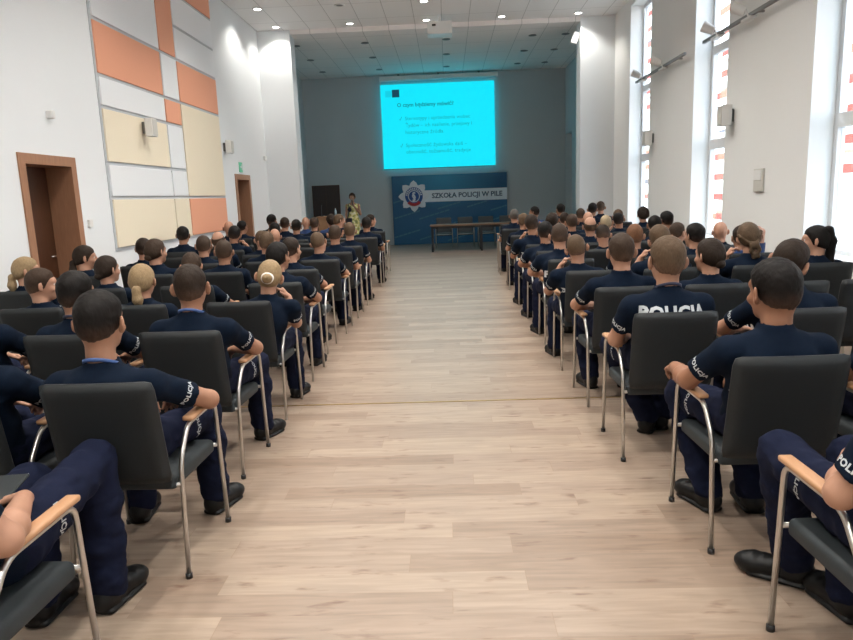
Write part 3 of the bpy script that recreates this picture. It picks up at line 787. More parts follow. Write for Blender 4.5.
# outside: yard and the brick building opposite
bm = bmesh.new(); add_box(bm, 5, 40, -30, 60, -.6, -.5); tag(obj('yard_ground', bm_mesh(bm, 'yard_ground'), mat('yard', (.35, .34, .32), .9, noise=(3, .1))), 'pale paved yard outside the windows', kind='structure')
bm = bmesh.new(); add_box(bm, 15, 17, -12, 66, -.5, 15.5); tag(obj('facade_wall', bm_mesh(bm, 'facade_wall'), 'facade_brick'), 'white facade with rows of red brick across the yard', kind='structure')
# brass strip across the aisle
bm = bmesh.new(); add_box(bm, XL, XR, 4.985, 5.005, 0, .003); tag(obj('trim_1', bm_mesh(bm, 'trim_1'), 'brass'), 'thin brass strip in the floor', kind='structure')
# skirting
bm = bmesh.new()
for a, b in ((Y0, D1[0] - .1), (D1[1] + .1, D2[0] - .1), (D2[1] + .1, YP)): add_box(bm, XL, XL + .015, a, b, 0, .07)
tag(obj('baseboard_left', bm_mesh(bm, 'baseboard_left'), 'beech'), kind='structure')
bm = bmesh.new(); add_box(bm, XR - .015, XR, Y0, YP, 0, .07); tag(obj('baseboard_right', bm_mesh(bm, 'baseboard_right'), 'beech'), kind='structure')

# coloured acoustic panels
pn = empty('wall_panelling', (XL, 10.85, 1.0)); tag(pn, 'white, orange and cream acoustic panels covering the wall between the two doors', 'wall panel')
bm = bmesh.new(); add_box(bm, 0, .012, -2.27, 2.27, 0, ZC - 1.0); obj('backing', bm_mesh(bm, 'backing'), 'groove', pn)
YA, YM, YC, YD = 8.60, 10.59, 11.22, 13.10
PAN = [(YA, YM, [(1.02, 1.67, 'c'), (1.67, 2.10, 'w'), (2.10, 2.785, 'c'), (2.785, 3.165, 'w'), (3.165, 3.825, 'o'), (3.825, ZC, 'w')]),
       (YM, YC, [(1.02, 1.67, 'c'), (1.67, 2.10, 'w'), (2.10, 2.785, 'w'), (2.785, 3.165, 'o'), (3.165, 3.825, 'w'), (3.825, ZC, 'o')]),
       (YC, YD, [(1.03, 1.67, 'o'), (1.67, 3.165, 'c'), (3.165, 3.82, 'o'), (3.82, 4.33, 'w'), (4.33, 4.85, 'w'), (4.85, ZC, 'o')])]
for a, b, rows in PAN:
    for z0, z1, c in rows:
        g = .022; me = box_mesh('panel', 0, .030, a + g - 10.85, b - g - 10.85, z0 - 1 + g, min(z1 - g, ZC) - 1, bevel=.004, seg=1)
        tag(obj('panel', me, dict(w='panel_white', o='panel_orange', c='panel_cream')[c], pn), dict(w='white panel', o='orange panel', c='cream panel')[c])

# small wall fittings
def loudspeaker(x, y, z, sx, label, group=None):
    o = empty('wall_loudspeaker', (x, y, z)); tag(o, label, 'loudspeaker', group)
    obj('bracket', box_mesh('bracket', 0, sx * .06, -.03, .03, -.08, .08, bevel=.004, seg=1), 'grey_plastic', o)
    obj('cabinet', box_mesh('cabinet', sx * .06, sx * .17, -.085, .085, -.125, .125, bevel=.012), 'white_plastic', o)
    bm = bmesh.new(); add_box(bm, sx * .165, sx * .178, -.07, .07, -.105, .105, bevel=.004, seg=1); obj('grille', bm_mesh(bm, 'grille'), 'beige_plastic', o)
loudspeaker(XL + .03, 9.72, 2.63, 1, 'white wall loudspeaker on a cream panel')
loudspeaker(XL, 13.30, 2.61, 1, 'white wall loudspeaker above and before the far door')
loudspeaker(XR, 9.70, 2.47, -1, 'white wall loudspeaker beside the middle window')
loudspeaker(XR, 13.32, 2.46, -1, 'white wall loudspeaker beside the farthest window')
def fitting(name, b, m, label, cat, bevel=.006):
    o = obj(name, box_mesh(name, *b, bevel=bevel), m); tag(o, label, cat); return o
fitting('motion_sensor', (XL - .01, XL + .07, 7.41, 7.48, 2.51, 2.60), 'white_plastic', 'small white sensor on the wall above the open door', 'sensor', .015)
fitting('thermostat', (XL - .01, XL + .03, 7.98, 8.06, 1.33, 1.42), 'white_plastic', 'small white switch beside the door nearest the camera', 'switch', .008)
fitting('alarm_sounder', (XL - .01, XL + .05, 16.15, 16.30, 2.50, 2.60), 'white_plastic', 'small white sensor near the pillar edge', 'sensor', .01)
o = fitting('exit_sign', (XL, XL + .02, 14.17, 14.37, 2.17, 2.37), 'exit_green', 'green exit sign above the far door', 'sign', .003)
bm = bmesh.new()
for b in ((.021, .023, .03, .07, -.05, .06), (.021, .023, -.06, .02, -.01, .02)): add_box(bm, XL + b[0], XL + b[1], 14.27 + b[2], 14.27 + b[3], 2.27 + b[4], 2.27 + b[5])
obj('pictogram', bm_mesh(bm, 'pictogram'), 'white_plastic', o)
o = fitting('switch_panel', (XR - .035, XR, 8.66, 8.90, 1.45, 1.73), 'beige_plastic', 'cream control box on the window wall', 'switch', .008)
obj('cover', box_mesh('cover', XR - .045, XR - .034, 8.68, 8.88, 1.59, 1.71, bevel=.003, seg=1), 'white_plastic', o)
def spot_track(y0, y1, heads, label):
    o = empty('spotlight_track', (XR - .10, (y0 + y1) / 2, 3.60)); tag(o, label, 'spotlight')
    L = (y1 - y0) / 2; bm = bmesh.new(); add_box(bm, -.02, .02, -L, L, -.02, .02)
    for q in (-.7, 0, .7): add_box(bm, .02, .10, q * L - .015, q * L + .015, -.012, .012)
    obj('rail', bm_mesh(bm, 'rail'), 'grey_plastic', o)
    for y in heads:
        q = y - (y0 + y1) / 2; bm = bmesh.new()
        add_box(bm, -.045, .045, q - .13, q + .13, -.055, -.022, bevel=.006, seg=1)
        h = obj('spot_head', bm_mesh(bm, 'spot_head'), 'white_plastic', o)
        bm = bmesh.new(); add_cyl(bm, (-.01, q - .05, -.04), (-.05, q + .02, .10), .012); add_cyl(bm, (-.04, q + .02, .05), (-.17, q + .08, .13), .055, .075)
        obj('lamp_housing', bm_mesh(bm, 'lamp_housing', False), 'white_plastic', h)
spot_track(11.4, 14.2, (13.75, 12.5), 'rail with white spotlights beside the farthest window')
spot_track(7.2, 10.6, (10.1, 9.1, 7.6), 'rail with white spotlights beside the middle window')
# box loudspeaker on the far pillar
o = empty('corner_loudspeaker', (3.13, 16.62, 4.95)); tag(o, 'small white box hanging on the inner edge of the window-side pillar', 'loudspeaker')
me = box_mesh('cabinet', -.16, -.02, -.09, .09, -.13, .13, bevel=.02); me.transform(Matrix.Rotation(.35, 4, 'Y')); obj('cabinet', me, 'white_plastic', o)
obj('bracket', box_mesh('bracket', -.06, 0, -.02, .02, -.02, .02), 'grey_plastic', o)

# ceiling lamps
LAMP_X = (-3.72, -2.05, -.34, 1.33, 3.02)
def downlight(x, y, lit, label, group, power=None):
    o = empty('ceiling_downlight', (x, y, ZC)); tag(o, label, 'ceiling lamp', group)
    bm = bmesh.new(); add_lathe(bm, [(.075, .0), (.105, -.002), (.105, -.012), (.078, -.016), (.072, -.004)], n=28)
    obj('trim_ring', bm_mesh(bm, 'trim_ring', True), 'white_plastic', o)
    bm = bmesh.new(); add_cyl(bm, (0, 0, -.003), (0, 0, -.008), .072, n=28); obj('lens', bm_mesh(bm, 'lens'), 'lamp_glow' if lit else 'grey_plastic', o)
    if lit:
        ld = bpy.data.lights.new('downlight', 'SPOT'); ld.energy = power or LAMP_W; ld.spot_size = math.radians(128); ld.spot_blend = .55; ld.shadow_soft_size = .07; ld.color = (1, .95, .88)
        l = bpy.data.objects.new('downlight', ld); COL.objects.link(l); l.parent = o; l.location = (0, 0, -.03)
LAMP_W = 210
for i, x in enumerate(LAMP_X):
    downlight(x, 16.08, True, 'round recessed lamp in the last row before the stage, ' + ('over the door-side pillar', 'second from the door side', 'over the aisle behind the projector', 'second from the window side', 'over the window-side pillar')[i], 'lamps before the stage', 75)
for y in (14.58, 11.4, 8.25, 5.1, 1.95, -1.2):
    for i, x in enumerate(LAMP_X):
        lit = (i in (1, 2, 3) and y < 14) or (y == 14.58 and i in (0, 2))
        w = ('by the door-side wall', 'second from the door side', 'over the aisle', 'second from the window side', 'by the window wall')[i]
        downlight(x, y, lit, '%s round ceiling lamp %s, %s' % ('lit' if lit else 'unlit', w, {14.58: 'second row from the stage', 11.4: 'third row from the stage', 8.25: 'fourth row from the stage', 5.1: 'fifth row from the stage', 1.95: 'sixth row from the stage', -1.2: 'seventh row from the stage'}[y]), 'hall ceiling lamps', 75 if y > 14 else None)
k = 0
for x in (-3.6, -1.9, .1, 2.2, 3.0):
    for y in (17.6, 19.4, 21.2):
        o = empty('ceiling_vent', (x, y, ZS)); tag(o, 'small dark round fitting in stage ceiling, %s from the beam, %s' % (('first', 'second', 'third')[k % 3], ('above the dark door', 'beside the screen case', 'above the screen', 'above the banner end', 'nearest the window side')[k // 3]), 'ceiling fitting', 'stage ceiling fittings'); k += 1
        bm = bmesh.new(); add_lathe(bm, [(.09, 0), (.10, -.012), (.06, -.012), (.055, -.004)], n=20); obj('ring', bm_mesh(bm, 'ring', True), 'grey_plastic', o)
# projector
o = empty('projector', (-.05, 15.75, 5.12)); tag(o, 'white projector hanging from the ceiling before the stage', 'projector')
obj('housing', box_mesh('housing', -.27, .27, -.2, .2, -.14, .12, bevel=.02), 'white_plastic', o)
bm = bmesh.new(); add_cyl(bm, (0, 0, .12), (0, 0, .28), .03); obj('mount', bm_mesh(bm, 'mount'), 'white_plastic', o)
bm = bmesh.new(); add_cyl(bm, (.1, .19, -.02), (.1, .225, -.02), .05, .045); obj('lens', bm_mesh(bm, 'lens'), 'lens_black', o)
bm = bmesh.new(); add_box(bm, -.16, -.08, -.206, -.198, .02, .06); obj('receiver', bm_mesh(bm, 'receiver'), 'lens_black', o)
# screen
EXP = EXPOSURE = -0.0
def emis(name, col, s):
    m = mat(name, (.02, .02, .02), .6, emit=col, estr=s); return m
SX0, SX1, SZ0, SZ1, SY = -1.98, 1.57, 2.43, 5.0, 22.18
o = empty('projection_screen', (-.2, SY, SZ0)); tag(o, 'bright cyan projection screen with a Polish slide on the grey wall', 'screen')
emis('slide_cyan', (.0, .80, 1.0), 2 ** -0.4); emis('slide_text', (.0, .30, .39), 2 ** -0.4); emis('slide_title', (.0, .20, .27), 2 ** -0.4); emis('slide_logo', (.005, .05, .09), 2 ** -0.4); emis('slide_logo_blue', (0, .62, .80), 2 ** -0.4)
obj('screen_sheet', box_mesh('screen_sheet', SX0 + .2, SX1 + .2, -.004, .004, 0, SZ1 - SZ0), 'slide_cyan', o)
obj('case', box_mesh('case', -1.80, 1.88, -.10, .12, 2.68, 2.81, bevel=.02), 'white_plastic', o)
for x in (-1.2, .04, 1.3): obj('mount', box_mesh('mount', x - .03, x + .03, -.02, .10, 2.80, ZS - SZ0), 'grey_plastic', o)
obj('bottom_bar', box_mesh('bottom_bar', SX0 + .2, SX1 + .2, -.012, .012, -.03, 0), 'grey_plastic', o)
def slide_text(s, x, z, size, m, bold=.0, name='slide_text'):
    me = text_mesh(s, size, bold, align='LEFT'); me.transform(Matrix.Translation((x, -.007, z)) @ Matrix.Rotation(PI / 2, 4, 'X')); return obj(name, me, m, o)
def zr(f): return (1 - f) * (SZ1 - SZ0)
def xr(f): return SX0 + .2 + f * (SX1 - SX0)
slide_text('O czym będziemy mówić?', xr(.14), zr(.245), .165, 'slide_title', .004)
for s, fx, fz, in (('Stereotypy i uprzedzenia wobec', .205, .405), ('Żydów – ich nasilenie, przejawy i', .205, .487), ('historyczne źródła', .205, .569), ('Społeczność żydowska dziś –', .205, .725), ('obecność, tożsamość, tradycje', .205, .803)):
    slide_text(s, xr(fx), zr(fz), .158, 'slide_text')
for fz in (.405, .725):
    bm = bmesh.new(); x, z = xr(.155), zr(fz)
    add_tube(bm, [(x, -.006, z), (x + .03, -.006, z - .05), (x + .08, -.006, z + .06)], .008, 6); obj('check_mark', bm_mesh(bm, 'check_mark'), 'slide_title', o)
obj('logo', box_mesh('logo', xr(.10), xr(.165), -.008, -.005, zr(.15), zr(.06)), 'slide_logo', o)
obj('logo', box_mesh('logo', xr(.04), xr(.095), -.008, -.005, zr(.145), zr(.07)), 'slide_logo_blue', o)
# banner wall
BX, BZ = .08, 1.1
o = empty('banner_wall', (BX, 22.2, 0)); tag(o, 'dark blue police school banner wall with silver star emblem under the screen', 'banner')
me = box_mesh('board', -1.84, 1.84, -.03, .05, -1.09, 1.10); b = obj('board', me, 'banner_print', o); b.location = (0, 0, BZ)
obj('title_strip', box_mesh('title_strip', -.85, 1.84, -.034, -.0302, 1.35, 1.72), 'strip_print', o)
me = text_mesh('SZKOŁA POLICJI W PILE', .212, .006, spacing=1.0); me.transform(Matrix.Translation((.56, -.037, 1.535)) @ Matrix.Rotation(PI / 2, 4, 'X')); obj('title_lettering', me, 'dark_print', o)
ex, ez = -1.14, 1.55
def disc(name, r0, r1, y, m, pts=48, z=ez, a0=0, a1=2 * PI):
    bm = bmesh.new(); ring = []
    for k in range(pts + 1):
        a = a0 + (a1 - a0) * k / pts
        ring.append([bm.verts.new((ex + r * math.cos(a), yy, z + r * math.sin(a))) for r, yy in ((r0, y), (r1, y), (r1, y + .006), (r0, y + .006))])
    for A, B in zip(ring, ring[1:]):
        for j in range(4): bm.faces.new((A[j], A[(j + 1) % 4], B[(j + 1) % 4], B[j]))
    return obj(name, bm_mesh(bm, name), m, o)
bm = bmesh.new(); n = 32; fr_, bk = [], []
for k in range(n):
    a = 2 * PI * k / n + PI / 2; r = (.50, .44, .36, .44)[k % 4]
    fr_.append(bm.verts.new((ex + r * math.cos(a), -.05, ez + r * math.sin(a)))); bk.append(bm.verts.new((ex + r * math.cos(a), -.031, ez + r * math.sin(a))))
c = bm.verts.new((ex, -.075, ez))
for k in range(n): bm.faces.new((fr_[k], fr_[(k + 1) % n], c)); bm.faces.new((fr_[k], bk[k], bk[(k + 1) % n], fr_[(k + 1) % n]))
obj('emblem_star', bm_mesh(bm, 'emblem_star'), 'silver_print', o)
disc('emblem_disc', .0, .31, -.082, 'silver_print'); disc('emblem_ring', .19, .285, -.086, 'blue_print'); disc('emblem_centre', 0, .165, -.088, 'blue_print')
disc('emblem_ribbon', .19, .285, -.092, 'red_print', 20, ez - .03, PI * 1.22, PI * 1.78); 
me = text_mesh('§', .30, .012); me.transform(Matrix.Translation((ex, -.094, ez + .005)) @ Matrix.Rotation(PI / 2, 4, 'X')); obj('emblem_sign', me, 'silver_print', o)
bm = bmesh.new()
for k in range(12):   # ring marks
    a = PI * (.06 + .88 * k / 11); t = bmesh.ops.create_cube(bm, size=1)['verts']
    for v in t:
        q = Vector((v.co.x * .035, v.co.y * .004, v.co.z * .06)); q.rotate(Euler((0, PI / 2 - a, 0))); v.co = q + Vector((ex + .238 * math.cos(a), -.089, ez + .238 * math.sin(a)))
obj('emblem_marks', bm_mesh(bm, 'emblem_marks'), 'silver_print', o)
bm = bmesh.new()
for x0, z0, L in ((-1.80, .86, .85), (-1.0, .82, 1.0), (-.4, 1.12, .75), (.55, 1.15, .65), (1.30, 1.02, .55), (-1.82, .25, .85), (-1.0, .16, .5), (.1, .66, .6), (1.0, .62, .7), (-.1, .1, .7), (-1.82, 1.36, .3)):
    n = 6
    for j in range(n):
        a = x0 + L * j / n; b_ = a + L / n * .86; z = lambda x: z0 + (x - x0) * .27
        w = .022
        vs = [bm.verts.new((x, -.0318, zz)) for x, zz in ((a, z(a) - w), (b_, z(b_) - w), (b_ + .01, z(b_) + w), (a + .01, z(a) + w))]; bm.faces.new(vs)
obj('light_streaks', bm_mesh(bm, 'light_streaks'), 'streak_print', o)
# head table
o = empty('head_table', (.9, 19.25, 0)); tag(o, 'long brown topped table with dark legs before the banner', 'table')
obj('table_top', box_mesh('table_top', -1.4, 1.45, -.35, .35, .705, .74, bevel=.004, seg=1), 'table_wood', o)
for x in (-1.34, 0.02, 1.39):
    for y in (-.30, .30): obj('leg', box_mesh('leg', x - .028, x + .028, y - .028, y + .028, 0, .705), 'table_metal', o)
obj('apron', box_mesh('apron', -1.34, 1.39, -.29, -.27, .64, .705), 'table_metal', o); obj('apron', box_mesh('apron', -1.34, 1.39, .27, .29, .64, .705), 'table_metal', o)
for i, x in enumerate((-.12, .52, 1.14, 1.78)):
    place_chair(x, 20.4 - .25, ('empty grey chair behind head table, below the star emblem', 'empty grey chair behind head table, second from the emblem', 'empty grey chair behind head table, third from the emblem', 'empty grey chair behind head table, farthest from the emblem')[i], 'chairs behind the head table', rz=PI, fabric='front_fabric')
# lectern with microphone and bottle
o = empty('lectern', (-3.42, 19.75, 0)); tag(o, 'light brown wooden lectern in front of the dark door', 'lectern')
obj('body', box_mesh('body', -.29, .29, -.2, .2, .04, 1.04, bevel=.005, seg=1), 'beech', o)
me = box_mesh('top', -.33, .33, -.26, .24, 1.04, 1.075, bevel=.005, seg=1); obj('top', me, 'beech', o)
obj('plinth', box_mesh('plinth', -.31, .31, -.22, .22, 0, .04), 'door_leaf_wood', o)
o = empty('gooseneck_microphone', (-3.62, 19.72, 1.075)); tag(o, 'thin microphone on bent stem standing on the lectern', 'microphone')
bm = bmesh.new(); add_lathe(bm, [(.05, 0), (.05, .012), (.012, .02)], n=20); obj('base', bm_mesh(bm, 'base'), 'black_plastic', o)
bm = bmesh.new(); add_tube(bm, round_path([(0, 0, .015), (0, 0, .24), (0, .08, .33)], .1), .006, 8); obj('stem', bm_mesh(bm, 'stem', True), 'grey_plastic', o)
bm = bmesh.new(); add_cyl(bm, (0, .075, .325), (0, .11, .36), .012); obj('capsule', bm_mesh(bm, 'capsule'), 'black_plastic', o)
o = empty('water_bottle', (-3.22, 19.74, 1.075)); tag(o, 'small clear bottle on the lectern', 'bottle')
bm = bmesh.new(); add_lathe(bm, [(.032, 0), (.034, .02), (.034, .14), (.014, .18), (.014, .20)], n=20); obj('body', bm_mesh(bm, 'body', True), 'water_bottle', o)
bm = bmesh.new(); add_cyl(bm, (0, 0, .20), (0, 0, .22), .016); obj('cap', bm_mesh(bm, 'cap'), 'white_plastic', o)

# ------------------------------------------------------------------ the speaker
def build_speaker():
    c = V(0, .02, 1.585); M = rot(yaw=6, pitch=4); k = .98
    F = Field((-.36, -.25, .0), (.36, .42, 1.75), .0085)
    F.ecap((0, 0, .90), (0, -.005, 1.08), (.14, .085), (.115, .075), .04); F.ecap((0, -.005, 1.08), (0, -.01, 1.30), (.115, .075), (.135, .085), .04); F.ecap((0, -.01, 1.30), (0, -.01, 1.40), (.135, .085), (.08, .05), .04)
    for sx in (-1, 1):
        F.cap((sx * .08, 0, .88), (sx * .075, .01, .48), .075, .052, .03); F.cap((sx * .075, .01, .48), (sx * .075, -.005, .09), .052, .034, .02); F.cap((sx * .075, -.01, .07), (sx * .085, .10, .045), .032, .028, .02)
        F.cap((sx * .05, -.01, 1.375), (sx * .165, -.01, 1.355), .035, .040, .03)
    F.cap((.165, -.01, 1.355), (.20, .0, 1.09), .042, .034, .02); F.cap((.20, 0, 1.09), (.205, .08, .87), .034, .022, .02); add_hand(F, V(.205, .08, .87), V(0, .15, -1), V(-1, .1, 0), 1, 25)
    F.cap((-.165, -.01, 1.355), (-.215, .05, 1.10), .042, .036, .02); F.cap((-.215, .05, 1.10), (-.06, .20, 1.33), .036, .022, .02); add_hand(F, V(-.06, .20, 1.33), V(.45, -.1, .8), V(.7, -.5, -.4), -1, 70)
    F.cap((0, -.005, 1.37), (0, .0, 1.53), .048, .043, .02); head_prims(F, c, M, k)
    body = F.mesh('speaker_body', 1)
    bm = bmesh.new(); bm.from_mesh(body)
    for sx in (-1, 1):
        for off, r, mi in ((.0690, .0125, 1), (.0755, .0066, 2)):
            n0 = len(bm.faces); add_sphere(bm, c + M @ (V(sx * .031, off, .004) * k), r, 10, 8); bm.faces.ensure_lookup_table()
            for q in range(n0, len(bm.faces)): bm.faces[q].material_index = mi; bm.faces[q].smooth = True
    bm.to_mesh(body); bm.free()
    for m in ('skin_fair', 'eye_white', 'eye_iris'): body.materials.append(MATS[m])
    o = obj('person', body); o.location = (-2.74, 19.9, 0); o.rotation_euler = (0, 0, PI + .05)
    tag(o, 'standing woman in yellow floral dress speaking into a microphone', 'person')
    F = Field((-.32, -.24, .40), (.32, .24, 1.45), .0085)
    F.ecap((0, 0, .46), (0, 0, .92), (.205, .15), (.175, .12), .05); F.ecap((0, 0, .92), (0, -.003, 1.10), (.17, .115), (.135, .095), .05); F.ecap((0, -.003, 1.10), (0, -.005, 1.28), (.135, .095), (.155, .105), .05); F.ecap((0, -.005, 1.28), (0, -.01, 1.37), (.155, .105), (.10, .06), .04)
    for sx in (-1, 1): F.cap((sx * .09, -.01, 1.365), (sx * .175, -.01, 1.345), .045, .045, .03)
    X, Y, Z = F.full(); F.d = (F.d + .008 * np.sin(np.arctan2(Y, X) * 9) * np.clip((.85 - Z) / .3, 0, 1)).astype(np.float32)
    F.d = np.maximum(F.d, .47 - Z).astype(np.float32); F.cap((0, .03, 1.42), (0, .02, 1.55), .078, .07, .01, sub=True)
    d = F.mesh('dress', 1); d.materials.append(MATS['floral_dress']); obj('dress', d, parent=o)
    h = obj('hair', HAIR['full'], parent=o); set_mat(h, 'hair_mid'); h.matrix_local = Matrix([[*M[0], c[0]], [*M[1], c[1]], [*M[2], c[2]], [0, 0, 0, 1]]) @ Matrix.Scale(k / HEADK, 4)
    F = Field((-.06, -.09, -.01), (.06, .20, .11), .005); F.ecap((0, -.02, .035), (0, .12, .025), (.036, .034), (.040, .024), .02); F.d = np.maximum(F.d, -F.full()[2]).astype(np.float32)
    sm = F.mesh('shoe', 1); sm.materials.append(MATS['boot_leather'])
    for sx in (-1, 1): s = obj('shoe', sm, parent=o); s.location = (sx * .078, 0, 0); s.rotation_euler = (0, 0, -sx * .1)
    # hand microphone and bag
    R = o.matrix_basis
    mic = empty('hand_microphone'); mic.matrix_world = R; tag(mic, "black microphone held up to the speaking woman's mouth", 'microphone')
    bm = bmesh.new(); add_cyl(bm, (-.035, .245, 1.36), (-.005, .165, 1.50), .014, .018, 14); obj('handle', bm_mesh(bm, 'handle', False), 'black_plastic', mic)
    bm = bmesh.new(); add_sphere(bm, (-.002, .155, 1.515), .026); obj('mesh_head', bm_mesh(bm, 'mesh_head', True), 'grey_plastic', mic)
    bag = empty('shoulder_bag'); bag.matrix_world = R; tag(bag, 'small dark bag hanging on a strap across the standing woman', 'bag')
    obj('pouch', box_mesh('pouch', .02, .20, .125, .185, .83, 1.0, bevel=.025), 'bag_navy', bag)
    bm = bmesh.new(); add_tube(bm, round_path([(.16, .13, .98), (.12, .125, 1.12), (.11, .115, 1.30), (.10, .04, 1.42), (.09, -.06, 1.41)], .08), .010, 8); obj('strap', bm_mesh(bm, 'strap', True), 'bag_navy', bag)
    F = Field((-.02, .08, 1.12), (.18, .2, 1.36), .006); F.ell((.085, .125, 1.24), (.055, .018, .075), .01); sc = F.mesh('scarf', 1); sc.materials.append(MATS['bag_navy']); obj('scarf', sc, parent=o)
build_speaker()

# ------------------------------------------------------------------ the audience
H1, H2 = .0066, .0092
EL = [(-.270, .045, .700), (.270, .045, .700)]; WR = [(-.10, .215, .660), (.10, .215, .660)]
HD = [(.75, .55, -.25), (-.75, .55, -.25)]; HN = [(.2, -.3, -.9), (-.2, -.3, -.9)]
ARMS = dict(el=EL, wr=WR, hd=HD, hn=HN)
CL = dict(el=[(-.245, -.075, .66), (.245, -.075, .66)], wr=[(-.10, .13, .655), (.10, .13, .655)], hd=HD, hn=HN)
def A(**k): d = dict(ARMS); d.update(k); return pose(**d)
def Cc(**k): d = dict(CL); d.update(k); return pose(**d)
CHR = dict(el=[EL[0], (.268, .02, .700)], wr=[WR[0], (.150, .025, .930)], hd=[HD[0], (-.45, -.25, .85)], hn=[HN[0], (-.8, -.2, -.4)], curl=[35, 55], side=.04, head=(-6, 6, 10))
CHL = dict(el=[(-.268, .02, .700), EL[1]], wr=[(-.150, .025, .930), WR[1]], hd=[(.45, -.25, .85), HD[1]], hn=[(.8, -.2, -.4), HN[1]], curl=[55, 35], side=-.04, head=(6, 6, -10))
POSES = {
    'sit': (Cc(), H2), 'sitL': (A(head=(-28, 0, 0)), H2), 'sitR': (A(head=(28, 0, 0)), H2), 'sitR60': (Cc(head=(58, 2, 0)), H2), 'sitL60': (Cc(head=(-62, 0, 0)), H2),
    'down': (A(head=(0, 26, 0)), H2), 'tiltL': (A(head=(10, 4, -14)), H2), 'lean': (A(lean=.13, head=(4, 6, 0)), H2),
    'chinR': (pose(**CHR), H1), 'nL29': (pose(**{**CHR, 'side': .095, 'lean': .09, 'wr': [WR[0], (.20, .09, .895)], 'head': (-8, 8, 10)}), H1), 'chinL': (pose(**CHL), H2),
    'armup': (A(el=[EL[0], (.225, -.14, 1.15)], wr=[WR[0], (.055, -.235, 1.225)], hd=[HD[0], (-.75, .0, -.65)], hn=[HN[0], (-.3, .6, -.6)], curl=[35, 20]), H2),
    'nL0': (A(head=(2, 2, 0), el=[EL[0], (.335, .055, .695)], wr=[WR[0], (.15, .215, .66)], N=V(0, -.212, .920), sh=(.190, -.190, .840), kn=[(-.13, .37, .525), (.185, .37, .53)], an=[(-.16, .31, .10), (.20, .39, .10)], toe=[-8, 16]), H1),
    'nL1b': (A(), H1),
    'nL17': (A(head=(-4, 0, -2), kn=[(-.13, .37, .525), (.165, .37, .53)], an=[(-.15, .28, .10), (.17, .42, .10)], toe=[-8, 22]), H1),
    'nL3': (A(head=(8, 3, 0)), H1),
    'nR0': (A(head=(-16, 3, -2), el=[(-.275, -.01, .695), EL[1]], wr=[(-.255, .225, .692), WR[1]], hd=[(.10, 1, -.25), HD[1]], hn=[(.35, -.2, -.9), HN[1]], curl=[45, 35],
              kn=[(-.17, .36, .525), (.12, .36, .525)], an=[(-.10, .18, .10), (.10, .16, .10)], toe=[-20, 6]), H1),
    'nR0b': (A(), H1),
    'nR12': (Cc(head=(-6, 0, 2), kn=[(-.15, .36, .53), (.12, .36, .53)], an=[(.03, .24, .10), (.13, .30, .10)], toe=[30, 10]), H1),
    'nR1': (A(head=(50, 4, 14), side=.0), H1),
    'nR15': (A(head=(-5, 0, 0), kn=[(-.16, .36, .525), (.14, .36, .525)], an=[(-.12, .26, .10), (.14, .26, .10)]), H1),
    'kL': (A(P=V(0, .12, .545), W=V(0, -.02, .67), C=V(0, -.14, .80), el=[(-.27, .0, .70), (.272, -.13, .70)], kn=[(-.14, .60, .54), (.085, .66, .605)], an=[(-.14, .58, .10), (.085, .66, .10)], toe=[0, 10], pf=.30, pz=-.01), H1),
    'kR': (A(el=[(-.262, -.15, .70), (.27, .0, .70)], wr=[(-.085, .11, .705), (.10, .2, .68)], kn=[(-.125, .46, .575), (.12, .44, .56)], an=[(-.005, .56, .10), (.08, .34, .10)], toe=[-55, -10]), H1),
}
